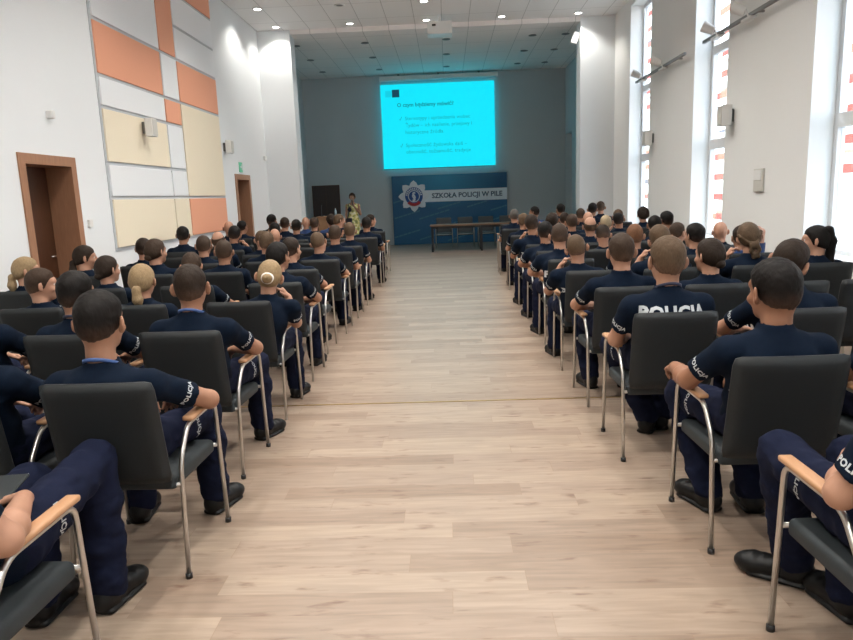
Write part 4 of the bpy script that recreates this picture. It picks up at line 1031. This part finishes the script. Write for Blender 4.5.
PEOPLE = [
    (-1.46, 1.5, 1.0, 'kL', 'short', 'hair_dark', 'skin_fair', 'person in navy trousers, leg stretched into the aisle', 'rearmost row, aisle seat, door-side block', None, None, 'p'),
    (-1.426, 2.6, 0.992, 'nL0', 'crop', 'hair_dark', 'skin_light', 'dark-haired man with protruding ears and blue lanyard', 'second row, aisle seat, door-side block', None, 'lanyard_blue', 'p'),
    (-2.02, 2.6, 1.0, 'nL1b', 'short', 'hair_dark', 'skin_fair', 'person cut off by picture edge, elbow on armrest', 'second row, second seat, door-side block', None, None, 'p'),
    (-1.437, 3.63, 0.997, 'nL17', 'short', 'hair_brown', 'skin_light', 'brown-haired man with teal blue lanyard', 'third row, aisle seat, door-side block', None, 'lanyard_blue', 'p'),
    (-2.09, 3.63, 0.981, 'nL3', 'crop', 'hair_dark', 'skin_light', 'black-haired man with dark lanyard', 'third row, second seat, door-side block', None, 'lanyard_dark', ''),
    (-2.72, 3.63, 1.0, 'nL1b', 'short', 'hair_brown', 'skin_fair', 'person at picture edge, bare forearm on armrest', 'third row, third seat, door-side block', None, None, ''),
    (-1.399, 4.66, 0.946, 'nL29', 'tied', 'hair_blond', 'skin_fair', 'blonde woman with bun in white scrunchie, hand at cheek', 'fourth row, aisle seat, door-side block', 'bun', None, ''),
    (-2.184, 4.66, 0.934, 'sit', 'tied', 'hair_blond', 'skin_fair', 'blonde woman with low ponytail', 'fourth row, second seat, door-side block', 'pony_low', None, 'w'),
    (-2.918, 4.66, 0.93, 'sitR60', 'short', 'hair_mid', 'skin_fair', 'brown-haired person turned sideways to the aisle', 'fourth row, third seat, door-side block', None, None, ''),
    (-1.454, 5.69, 0.984, 'sitR', 'tied', 'hair_dark', 'skin_light', 'dark-haired woman with tied hair', 'fifth row, aisle seat, door-side block', 'bun_low', None, 'w'),
    (-2.216, 5.69, 0.93, 'down', 'short', 'hair_mid', 'skin_light', 'brown-haired man seen only by his crown', 'fifth row, second seat, door-side block', None, None, ''),
    (-2.952, 5.69, 0.93, 'sitR', 'tied', 'hair_brown', 'skin_fair', 'brown-haired woman with low bun', 'fifth row, third seat, door-side block', 'bun_low', None, 'w'),
    (-3.666, 5.69, 0.941, 'sitR60', 'tied', 'hair_blond', 'skin_fair', 'blonde woman with ponytail in profile', 'fifth row, fourth seat, door-side block', 'pony_low', None, 'w'),
    (-1.577, 6.72, 0.969, 'sitR', 'short', 'hair_brown', 'skin_fair', 'brown-haired man with faded neck', 'sixth row, aisle seat, door-side block', None, None, ''),
    (-2.261, 6.72, 0.971, 'sit', 'buzz', 'hair_mid', 'skin_light', 'man with cropped hair and protruding ears', 'sixth row, second seat, door-side block', None, None, ''),
    (-2.954, 6.72, 0.995, 'sitR', 'tied', 'hair_mid', 'skin_fair', 'light brown-haired woman with small bun', 'sixth row, third seat, door-side block', 'bun_low', None, 'wt'),
    (-3.691, 6.72, 0.962, 'sitR60', 'tied', 'hair_brown', 'skin_fair', 'brown-haired woman with ponytail before the open door', 'sixth row, fourth seat, door-side block', 'pony_low', None, 'w'),
    (-1.496, 7.75, 0.97, 'tiltL', 'buzz', 'hair_sand', 'skin_fair', 'man with shaved head tilted sideways', 'seventh row, aisle seat, door-side block', None, None, ''),
    (-2.097, 7.75, 0.988, 'sit', 'short', 'hair_sand', 'skin_fair', 'sandy-haired man', 'seventh row, second seat, door-side block', None, None, ''),
    (-2.835, 7.75, 0.976, 'sit', 'buzz', 'hair_mid', 'skin_fair', 'man with short greying hair', 'seventh row, third seat, door-side block', None, None, ''),
    (-3.542, 7.75, 0.968, 'sit', 'short', 'hair_brown', 'skin_fair', 'brown-haired man by the cream panels', 'seventh row, fourth seat, door-side block', None, None, ''),
    (-1.47, 8.78, 1.0, 'sit', 'buzz', 'hair_mid', 'skin_fair', 'broad man with cropped light hair', 'eighth row, aisle seat, door-side block', None, None, ''),
    (-2.445, 8.78, 0.965, 'sitL', 'buzz', 'hair_sand', 'skin_fair', 'man with pale cropped hair', 'eighth row, second seat, door-side block', None, None, ''),
    (-3.011, 8.78, 0.976, 'sit', 'fringe', 'hair_mid', 'skin_fair', 'balding man with thin crown', 'eighth row, third seat, door-side block', None, None, ''),
    (-1.424, 9.81, 0.987, 'sit', 'short', 'hair_sand', 'skin_fair', 'sandy-haired man with thick hair', 'ninth row, aisle seat, door-side block', None, None, ''),
    (-2.522, 9.81, 0.949, 'sit', None, None, 'skin_fair', 'bald man with pale pate', 'ninth row, third seat, door-side block', None, None, ''),
    (-3.162, 9.81, 0.997, 'chinR', 'short', 'hair_dark', 'skin_light', 'dark-haired man with hand at face', 'ninth row, fourth seat, door-side block', None, None, ''),
    (-3.868, 9.81, 1.011, 'sit', 'short', 'hair_dark', 'skin_light', 'dark-haired man sitting alone near the wall panels', 'ninth row, fifth seat, door-side block', None, None, ''),
    (-2.783, 10.84, 0.994, 'sitL', 'short', 'hair_dark', 'skin_light', 'dark-haired man with low head', 'tenth row, third seat, door-side block', None, None, ''),
    (-1.418, 11.87, 0.999, 'sit', 'short', 'hair_dark', 'skin_light', 'dark-haired man with broad shoulders', 'eleventh row, aisle seat, door-side block', None, None, ''),
    (-2.654, 11.87, 1.0, 'sit', 'short', 'hair_dark', 'skin_light', 'black-haired man with printed navy shirt', 'eleventh row, third seat, door-side block', None, None, 't'),
    (-3.845, 11.87, 1.014, 'sit', None, None, 'skin_fair', 'bald man before the orange panel', 'eleventh row, fifth seat, door-side block', None, None, ''),
    (-2.054, 12.9, 1.038, 'sitR60', 'buzz', 'hair_sand', 'skin_fair', 'man with cropped hair turned to the aisle', 'twelfth row, second seat, door-side block', None, None, ''),
    (-2.536, 12.9, 0.999, 'sit', 'short', 'hair_mid', 'skin_fair', 'brown-haired man near the lectern', 'twelfth row, third seat, door-side block', None, None, ''),
    (-3.099, 12.9, 1.015, 'sit', 'short', 'hair_brown', 'skin_fair', 'brown-haired man before the white pillar', 'twelfth row, fourth seat, door-side block', None, None, ''),
    (-3.92, 12.9, 0.986, 'sitR', 'short', 'hair_dark', 'skin_light', 'dark-haired man before the far door', 'twelfth row, fifth seat, door-side block', None, None, ''),
    (-1.573, 13.93, 0.994, 'sitR60', 'short', 'hair_brown', 'skin_fair', 'man in profile with shoulder marks', 'thirteenth row, aisle seat, door-side block', None, None, ''),
    (-2.392, 13.93, 1.009, 'sitL', 'full', 'hair_brown', 'skin_fair', 'brown-haired woman with short hair', 'thirteenth row, second seat, door-side block', None, None, 'b'),
    (-2.91, 13.93, 0.992, 'sit', None, None, 'skin_fair', 'bald man in blue polo shirt', 'thirteenth row, third seat, door-side block', None, None, 'b'),
    (-3.605, 13.93, 1.053, 'sitR', 'short', 'hair_dark', 'skin_tan', 'black-haired man seated highest before the pillar', 'thirteenth row, fourth seat, door-side block', None, None, ''),
    (1.32, 1.69, 1.0, 'kR', 'short', 'hair_dark', 'skin_fair', 'person with hand on lap and crossed boots', 'rearmost row, aisle seat, window-side block', None, None, 'p'),
    (1.323, 2.72, 1.012, 'nR0', 'crop', 'hair_dark', 'skin_tan', 'dark-haired man with bare arm on armrest', 'second row, aisle seat, window-side block', None, None, 'p'),
    (2.02, 2.72, 1.0, 'nR0b', 'short', 'hair_dark', 'skin_fair', 'person cut off by picture edge with wristband', 'second row, second seat, window-side block', None, None, ''),
    (1.211, 3.75, 1.039, 'nR12', 'crop', 'hair_sand', 'skin_fair', 'sandy-haired man with printed shirt back and dark lanyard', 'third row, aisle seat, window-side block', None, 'lanyard_dark', 'pt'),
    (1.894, 3.75, 1.01, 'nR1', 'short', 'hair_brown', 'skin_fair', 'brown-haired man with head turned and tilted', 'third row, second seat, window-side block', None, None, ''),
    (1.217, 4.78, 1.009, 'nR15', 'short', 'hair_mid', 'skin_fair', 'brown-haired man with forearm on armrest', 'fourth row, aisle seat, window-side block', None, None, ''),
    (1.837, 4.78, 0.962, 'sitL', 'tied', 'hair_brown', 'skin_fair', 'brown-haired woman with low knot of hair', 'fourth row, second seat, window-side block', 'bun_low', None, 'w'),
    (1.141, 5.81, 0.96, 'chinL', 'buzz', 'hair_sand', 'skin_fair', 'fair-haired man with hand at cheek', 'fifth row, aisle seat, window-side block', None, None, ''),
    (1.851, 5.81, 1.005, 'chinL', 'short', 'hair_sand', 'skin_fair', 'sandy-haired man with hand at mouth', 'fifth row, second seat, window-side block', None, None, ''),
    (2.597, 5.81, 0.998, 'chinL', 'tied', 'hair_sand', 'skin_fair', 'woman with braided light brown hair', 'fifth row, third seat, window-side block', 'braids', None, 'w'),
    (3.112, 5.81, 0.96, 'sitL60', 'tied', 'hair_dark', 'skin_fair', 'woman with long dark ponytail', 'fifth row, fourth seat, window-side block', 'pony_high', None, 'w'),
    (1.141, 6.84, 1.03, 'lean', 'buzz', 'hair_mid', 'skin_fair', 'man with shaved brown head leaning forward', 'sixth row, aisle seat, window-side block', None, None, ''),
    (1.866, 6.84, 0.977, 'sit', 'buzz', 'hair_ginger', 'skin_fair', 'ginger man with cropped hair', 'sixth row, second seat, window-side block', None, None, ''),
    (2.461, 6.84, 0.959, 'sitL', 'crop', 'hair_dark', 'skin_fair', 'dark-haired man facing the stage', 'sixth row, third seat, window-side block', None, None, ''),
    (2.923, 6.84, 0.93, 'armup', 'short', 'hair_brown', 'skin_fair', 'person with arm raised over head', 'sixth row, fourth seat, window-side block', None, None, 'b'),
    (1.141, 7.87, 1.012, 'lean', 'short', 'hair_dark', 'skin_light', 'dark-haired man leaning forward', 'seventh row, aisle seat, window-side block', None, None, ''),
    (1.786, 7.87, 0.93, 'down', 'short', 'hair_brown', 'skin_fair', 'brown-haired man looking down', 'seventh row, second seat, window-side block', None, None, ''),
    (2.64, 7.87, 0.93, 'sitR60', 'short', 'hair_mid', 'skin_fair', 'brown-haired man turned to his neighbour', 'seventh row, third seat, window-side block', None, None, ''),
    (3.118, 7.87, 0.93, 'sit', None, None, 'skin_fair', 'bald man by the window', 'seventh row, fourth seat, window-side block', None, None, ''),
    (1.141, 8.9, 1.027, 'chinL', 'short', 'hair_brown', 'skin_light', 'brown-haired man with hand at chin', 'eighth row, aisle seat, window-side block', None, None, ''),
    (1.846, 8.9, 0.983, 'sit', 'fringe', 'hair_mid', 'skin_fair', 'balding man with ring of hair', 'eighth row, second seat, window-side block', None, None, ''),
    (2.677, 8.9, 0.969, 'sit', 'short', 'hair_dark', 'skin_light', 'black-haired person half hidden behind neighbour', 'eighth row, third seat, window-side block', None, None, ''),
    (1.794, 9.93, 0.995, 'sit', 'buzz', 'hair_mid', 'skin_light', 'man with shaved brown head and broad back', 'ninth row, second seat, window-side block', None, None, ''),
    (2.284, 9.93, 0.963, 'sit', 'buzz', 'hair_pale', 'skin_fair', 'man with pale shaved head', 'ninth row, third seat, window-side block', None, None, ''),
    (3.145, 9.93, 0.978, 'sitL', 'crop', 'hair_dark', 'skin_light', 'black-haired man before the white wall', 'ninth row, fourth seat, window-side block', None, None, ''),
    (1.212, 10.96, 0.99, 'sit', 'short', 'hair_sand', 'skin_fair', 'fair-haired person half hidden', 'tenth row, aisle seat, window-side block', None, None, ''),
    (1.674, 10.96, 0.977, 'sitR', 'full', 'hair_brown', 'skin_fair', 'brown-haired woman with loose hair', 'tenth row, second seat, window-side block', None, None, ''),
    (2.237, 10.96, 0.986, 'sit', None, None, 'skin_fair', 'bald man with pink head', 'tenth row, third seat, window-side block', None, None, ''),
    (2.764, 10.96, 0.954, 'chinL', 'short', 'hair_dark', 'skin_light', 'dark-haired man with hand at ear', 'tenth row, fourth seat, window-side block', None, None, ''),
    (2.036, 11.99, 0.958, 'sit', 'short', 'hair_brown', 'skin_fair', 'brown-haired man with small head', 'eleventh row, second seat, window-side block', None, None, ''),
    (2.964, 11.99, 0.973, 'sit', 'short', 'hair_sand', 'skin_fair', 'blond man half hidden by dark head', 'eleventh row, third seat, window-side block', None, None, ''),
    (3.394, 11.99, 0.988, 'sit', 'full', 'hair_brown', 'skin_fair', 'brown-haired man beside bright window', 'eleventh row, fourth seat, window-side block', None, None, ''),
    (1.261, 13.02, 1.014, 'sit', 'buzz', 'hair_grey', 'skin_fair', 'grey-haired man with cropped hair before the banner', 'twelfth row, aisle seat, window-side block', None, None, ''),
    (2.513, 13.02, 0.985, 'sit', 'short', 'hair_mid', 'skin_fair', 'light brown-haired man', 'twelfth row, third seat, window-side block', None, None, ''),
    (2.957, 14.05, 1.046, 'sitR', 'short', 'hair_dark', 'skin_light', 'dark-haired person beside the tall man', 'thirteenth row, fourth seat, window-side block', None, None, ''),
    (1.896, 15.08, 1.007, 'sitL60', 'short', 'hair_dark', 'skin_light', 'dark-haired man in profile with blue collar', 'fourteenth row, second seat, window-side block', None, None, 'b'),
    (2.468, 15.08, 1.034, 'sitL', 'short', 'hair_dark', 'skin_light', 'dark-haired man before the grey stage wall', 'fourteenth row, third seat, window-side block', None, None, ''),
    (3.339, 15.08, 1.052, 'sit', 'short', 'hair_mid', 'skin_fair', 'brown-haired man sitting tallest before white pillar', 'fourteenth row, fourth seat, window-side block', None, None, ''),
]
CHAIRS = [
    ('L', 0, -1.46, 1.5, 'rearmost row, aisle seat, door-side block', True),
    ('L', 0, -1.99, 1.5, 'rearmost row, second seat, door-side block', False),
    ('L', 0, -2.52, 1.5, 'rearmost row, third seat, door-side block', False),
    ('L', 0, -3.05, 1.5, 'rearmost row, fourth seat, door-side block', False),
    ('L', 0, -3.58, 1.5, 'rearmost row, fifth seat, door-side block', False),
    ('L', 1, -1.383, 2.6, 'second row, aisle seat, door-side block', True),
    ('L', 1, -2.02, 2.6, 'second row, second seat, door-side block', True),
    ('L', 1, -2.55, 2.6, 'second row, third seat, door-side block', False),
    ('L', 1, -3.08, 2.6, 'second row, fourth seat, door-side block', False),
    ('L', 1, -3.61, 2.6, 'second row, fifth seat, door-side block', False),
    ('L', 2, -1.453, 3.63, 'third row, aisle seat, door-side block', True),
    ('L', 2, -2.09, 3.63, 'third row, second seat, door-side block', True),
    ('L', 2, -2.72, 3.63, 'third row, third seat, door-side block', True),
    ('L', 2, -3.25, 3.63, 'third row, fourth seat, door-side block', False),
    ('L', 2, -3.78, 3.63, 'third row, fifth seat, door-side block', False),
    ('L', 3, -1.451, 4.66, 'fourth row, aisle seat, door-side block', True),
    ('L', 3, -2.184, 4.66, 'fourth row, second seat, door-side block', True),
    ('L', 3, -2.918, 4.66, 'fourth row, third seat, door-side block', True),
    ('L', 3, -3.448, 4.66, 'fourth row, fourth seat, door-side block', False),
    ('L', 4, -1.458, 5.69, 'fifth row, aisle seat, door-side block', True),
    ('L', 4, -2.216, 5.69, 'fifth row, second seat, door-side block', True),
    ('L', 4, -2.952, 5.69, 'fifth row, third seat, door-side block', True),
    ('L', 4, -3.666, 5.69, 'fifth row, fourth seat, door-side block', True),
    ('L', 5, -1.507, 6.72, 'sixth row, aisle seat, door-side block', True),
    ('L', 5, -2.261, 6.72, 'sixth row, second seat, door-side block', True),
    ('L', 5, -2.954, 6.72, 'sixth row, third seat, door-side block', True),
    ('L', 5, -3.691, 6.72, 'sixth row, fourth seat, door-side block', True),
    ('L', 6, -1.471, 7.75, 'seventh row, aisle seat, door-side block', True),
    ('L', 6, -2.097, 7.75, 'seventh row, second seat, door-side block', True),
    ('L', 6, -2.835, 7.75, 'seventh row, third seat, door-side block', True),
    ('L', 6, -3.542, 7.75, 'seventh row, fourth seat, door-side block', True),
    ('L', 7, -1.463, 8.78, 'eighth row, aisle seat, door-side block', True),
    ('L', 7, -2.445, 8.78, 'eighth row, second seat, door-side block', True),
    ('L', 7, -3.011, 8.78, 'eighth row, third seat, door-side block', True),
    ('L', 7, -3.541, 8.78, 'eighth row, fourth seat, door-side block', False),
    ('L', 8, -1.451, 9.81, 'ninth row, aisle seat, door-side block', True),
    ('L', 8, -1.981, 9.81, 'ninth row, second seat, door-side block', False),
    ('L', 8, -2.522, 9.81, 'ninth row, third seat, door-side block', True),
    ('L', 8, -3.162, 9.81, 'ninth row, fourth seat, door-side block', True),
    ('L', 8, -3.868, 9.81, 'ninth row, fifth seat, door-side block', True),
    ('L', 9, -1.723, 10.84, 'tenth row, aisle seat, door-side block', False),
    ('L', 9, -2.253, 10.84, 'tenth row, second seat, door-side block', False),
    ('L', 9, -2.783, 10.84, 'tenth row, third seat, door-side block', True),
    ('L', 9, -3.313, 10.84, 'tenth row, fourth seat, door-side block', False),
    ('L', 9, -3.843, 10.84, 'tenth row, fifth seat, door-side block', False),
    ('L', 10, -1.451, 11.87, 'eleventh row, aisle seat, door-side block', True),
    ('L', 10, -1.981, 11.87, 'eleventh row, second seat, door-side block', False),
    ('L', 10, -2.654, 11.87, 'eleventh row, third seat, door-side block', True),
    ('L', 10, -3.184, 11.87, 'eleventh row, fourth seat, door-side block', False),
    ('L', 10, -3.845, 11.87, 'eleventh row, fifth seat, door-side block', True),
    ('L', 11, -1.5, 12.9, 'twelfth row, aisle seat, door-side block', False),
    ('L', 11, -2.03, 12.9, 'twelfth row, second seat, door-side block', True),
    ('L', 11, -2.56, 12.9, 'twelfth row, third seat, door-side block', True),
    ('L', 11, -3.099, 12.9, 'twelfth row, fourth seat, door-side block', True),
    ('L', 11, -3.92, 12.9, 'twelfth row, fifth seat, door-side block', True),
    ('L', 12, -1.503, 13.93, 'thirteenth row, aisle seat, door-side block', True),
    ('L', 12, -2.386, 13.93, 'thirteenth row, second seat, door-side block', True),
    ('L', 12, -2.916, 13.93, 'thirteenth row, third seat, door-side block', True),
    ('L', 12, -3.605, 13.93, 'thirteenth row, fourth seat, door-side block', True),
    ('R', 0, 1.341, 1.69, 'rearmost row, aisle seat, window-side block', True),
    ('R', 0, 1.871, 1.69, 'rearmost row, second seat, window-side block', False),
    ('R', 0, 2.401, 1.69, 'rearmost row, third seat, window-side block', False),
    ('R', 0, 2.931, 1.69, 'rearmost row, fourth seat, window-side block', False),
    ('R', 0, 3.461, 1.69, 'rearmost row, fifth seat, window-side block', False),
    ('R', 1, 1.328, 2.72, 'second row, aisle seat, window-side block', True),
    ('R', 1, 2.02, 2.72, 'second row, second seat, window-side block', True),
    ('R', 1, 2.55, 2.72, 'second row, third seat, window-side block', False),
    ('R', 1, 3.08, 2.72, 'second row, fourth seat, window-side block', False),
    ('R', 2, 1.217, 3.75, 'third row, aisle seat, window-side block', True),
    ('R', 2, 1.894, 3.75, 'third row, second seat, window-side block', True),
    ('R', 2, 2.424, 3.75, 'third row, third seat, window-side block', False),
    ('R', 2, 2.954, 3.75, 'third row, fourth seat, window-side block', False),
    ('R', 2, 3.484, 3.75, 'third row, fifth seat, window-side block', False),
    ('R', 3, 1.219, 4.78, 'fourth row, aisle seat, window-side block', True),
    ('R', 3, 1.837, 4.78, 'fourth row, second seat, window-side block', True),
    ('R', 3, 2.367, 4.78, 'fourth row, third seat, window-side block', False),
    ('R', 3, 2.897, 4.78, 'fourth row, fourth seat, window-side block', False),
    ('R', 3, 3.427, 4.78, 'fourth row, fifth seat, window-side block', False),
    ('R', 4, 1.211, 5.81, 'fifth row, aisle seat, window-side block', True),
    ('R', 4, 1.851, 5.81, 'fifth row, second seat, window-side block', True),
    ('R', 4, 2.59, 5.81, 'fifth row, third seat, window-side block', True),
    ('R', 4, 3.12, 5.81, 'fifth row, fourth seat, window-side block', True),
    ('R', 5, 1.211, 6.84, 'sixth row, aisle seat, window-side block', True),
    ('R', 5, 1.866, 6.84, 'sixth row, second seat, window-side block', True),
    ('R', 5, 2.427, 6.84, 'sixth row, third seat, window-side block', True),
    ('R', 5, 2.957, 6.84, 'sixth row, fourth seat, window-side block', True),
    ('R', 5, 3.487, 6.84, 'sixth row, fifth seat, window-side block', False),
    ('R', 6, 1.211, 7.87, 'seventh row, aisle seat, window-side block', True),
    ('R', 6, 1.786, 7.87, 'seventh row, second seat, window-side block', True),
    ('R', 6, 2.614, 7.87, 'seventh row, third seat, window-side block', True),
    ('R', 6, 3.144, 7.87, 'seventh row, fourth seat, window-side block', True),
    ('R', 7, 1.211, 8.9, 'eighth row, aisle seat, window-side block', True),
    ('R', 7, 1.846, 8.9, 'eighth row, second seat, window-side block', True),
    ('R', 7, 2.677, 8.9, 'eighth row, third seat, window-side block', True),
    ('R', 7, 3.207, 8.9, 'eighth row, fourth seat, window-side block', False),
    ('R', 8, 1.244, 9.93, 'ninth row, aisle seat, window-side block', False),
    ('R', 8, 1.774, 9.93, 'ninth row, second seat, window-side block', True),
    ('R', 8, 2.304, 9.93, 'ninth row, third seat, window-side block', True),
    ('R', 8, 3.145, 9.93, 'ninth row, fourth seat, window-side block', True),
    ('R', 9, 1.217, 10.96, 'tenth row, aisle seat, window-side block', True),
    ('R', 9, 1.744, 10.96, 'tenth row, second seat, window-side block', True),
    ('R', 9, 2.274, 10.96, 'tenth row, third seat, window-side block', True),
    ('R', 9, 2.8, 10.96, 'tenth row, fourth seat, window-side block', True),
    ('R', 9, 3.33, 10.96, 'tenth row, fifth seat, window-side block', False),
    ('R', 10, 1.506, 11.99, 'eleventh row, aisle seat, window-side block', False),
    ('R', 10, 2.036, 11.99, 'eleventh row, second seat, window-side block', True),
    ('R', 10, 2.914, 11.99, 'eleventh row, third seat, window-side block', True),
    ('R', 10, 3.444, 11.99, 'eleventh row, fourth seat, window-side block', True),
    ('R', 11, 1.232, 13.02, 'twelfth row, aisle seat, window-side block', True),
    ('R', 11, 1.762, 13.02, 'twelfth row, second seat, window-side block', False),
    ('R', 11, 2.513, 13.02, 'twelfth row, third seat, window-side block', True),
    ('R', 11, 3.043, 13.02, 'twelfth row, fourth seat, window-side block', False),
    ('R', 11, 3.573, 13.02, 'twelfth row, fifth seat, window-side block', False),
    ('R', 12, 1.367, 14.05, 'thirteenth row, aisle seat, window-side block', False),
    ('R', 12, 1.897, 14.05, 'thirteenth row, second seat, window-side block', False),
    ('R', 12, 2.427, 14.05, 'thirteenth row, third seat, window-side block', False),
    ('R', 12, 2.957, 14.05, 'thirteenth row, fourth seat, window-side block', True),
    ('R', 12, 3.487, 14.05, 'thirteenth row, fifth seat, window-side block', False),
    ('R', 13, 1.366, 15.08, 'fourteenth row, aisle seat, window-side block', False),
    ('R', 13, 1.896, 15.08, 'fourteenth row, second seat, window-side block', True),
    ('R', 13, 2.468, 15.08, 'fourteenth row, third seat, window-side block', True),
    ('R', 13, 3.339, 15.08, 'fourteenth row, fourth seat, window-side block', True),
    ('R', 14, 1.66, 16.11, 'fifteenth row, aisle seat, window-side block', False),
    ('R', 14, 2.19, 16.11, 'fifteenth row, second seat, window-side block', False),
    ('R', 14, 2.72, 16.11, 'fifteenth row, third seat, window-side block', False),
]

USED = {r[3] for r in PEOPLE}
for kx, (pp, hh) in POSES.items():
    if kx in USED: MESHES[kx] = build_person(kx, pp, hh)
for x, yb, s, key, hair, hcol, skin, desc, loc, tail, lany, fl in PEOPLE:
    lab = desc + ', ' + loc.replace(' row,', ' row,')
    w = lab.split()
    if len(w) > 16: lab = desc + ', ' + loc.split(',')[0] + ', ' + loc.split(', ')[-1]
    place_person(key, x, yb, s, hair, hcol, skin, lab, tail, lany, pocket='p' in fl, high='t' in fl, shirt='blue_polo' if 'b' in fl else None, group='seated audience', print_='b' not in fl)
for side, k, x, yb, loc, occ in CHAIRS:
    place_chair(x, yb, '%s dark chair with wooden armrests, %s' % ('occupied' if occ else 'empty', loc), 'audience chairs', rz=random.uniform(-.02, .02), caps=k < 3)
# dark notebook lying on the nearest thigh
o = empty('notebook', (-1.52, 2.02, .650), .15); o.rotation_euler = (math.radians(6), 0, .15); tag(o, 'dark teal notebook lying on the lap beside the aisle', 'notebook')
obj('cover', box_mesh('cover', -.13, .09, -.11, .11, 0, .012, bevel=.004, seg=1), 'notebook_teal', o); obj('pages', box_mesh('pages', -.125, .085, -.105, .112, .003, .009), 'paper', o)

# ------------------------------------------------------------------ camera and light
R = [[0.998879, 0.030965, 0.035805], [0.029637, 0.180715, -0.983089], [-0.036912, 0.983048, 0.179595]]
cam = bpy.data.cameras.new('camera'); cam.sensor_width = 36; cam.lens = 680 / 853 * 36; cam.clip_start = .05; cam.clip_end = 200
co = bpy.data.objects.new('camera', cam); COL.objects.link(co)
co.matrix_world = Matrix([[*R[0], 0], [*R[1], 0], [*R[2], 1.55], [0, 0, 0, 1]])
SC.camera = co
w = bpy.data.worlds.new('sky'); SC.world = w; w.use_nodes = True
bg = w.node_tree.nodes['Background']; bg.inputs[0].default_value = (.66, .83, 1.0, 1); bg.inputs[1].default_value = 4.0
sd = bpy.data.lights.new('sun', 'SUN'); sd.energy = 14.0; sd.angle = .01; sd.color = (1, .95, .88)
so = bpy.data.objects.new('sun', sd); COL.objects.link(so); so.rotation_euler = Vector((.75, .25, -.62)).to_track_quat('-Z', 'Y').to_euler()
SC.view_settings.view_transform = 'Standard'; SC.view_settings.look = 'None'; SC.view_settings.gamma = 1.0; SC.view_settings.exposure = 0.4
SC.view_settings.use_curve_mapping = False
SC.cycles.use_denoising = True
SC.cycles.max_bounces = 7; SC.cycles.diffuse_bounces = 5; SC.cycles.transparent_max_bounces = 8; SC.cycles.caustics_reflective = False; SC.cycles.caustics_refractive = False
SC.cycles.sample_clamp_indirect = 6
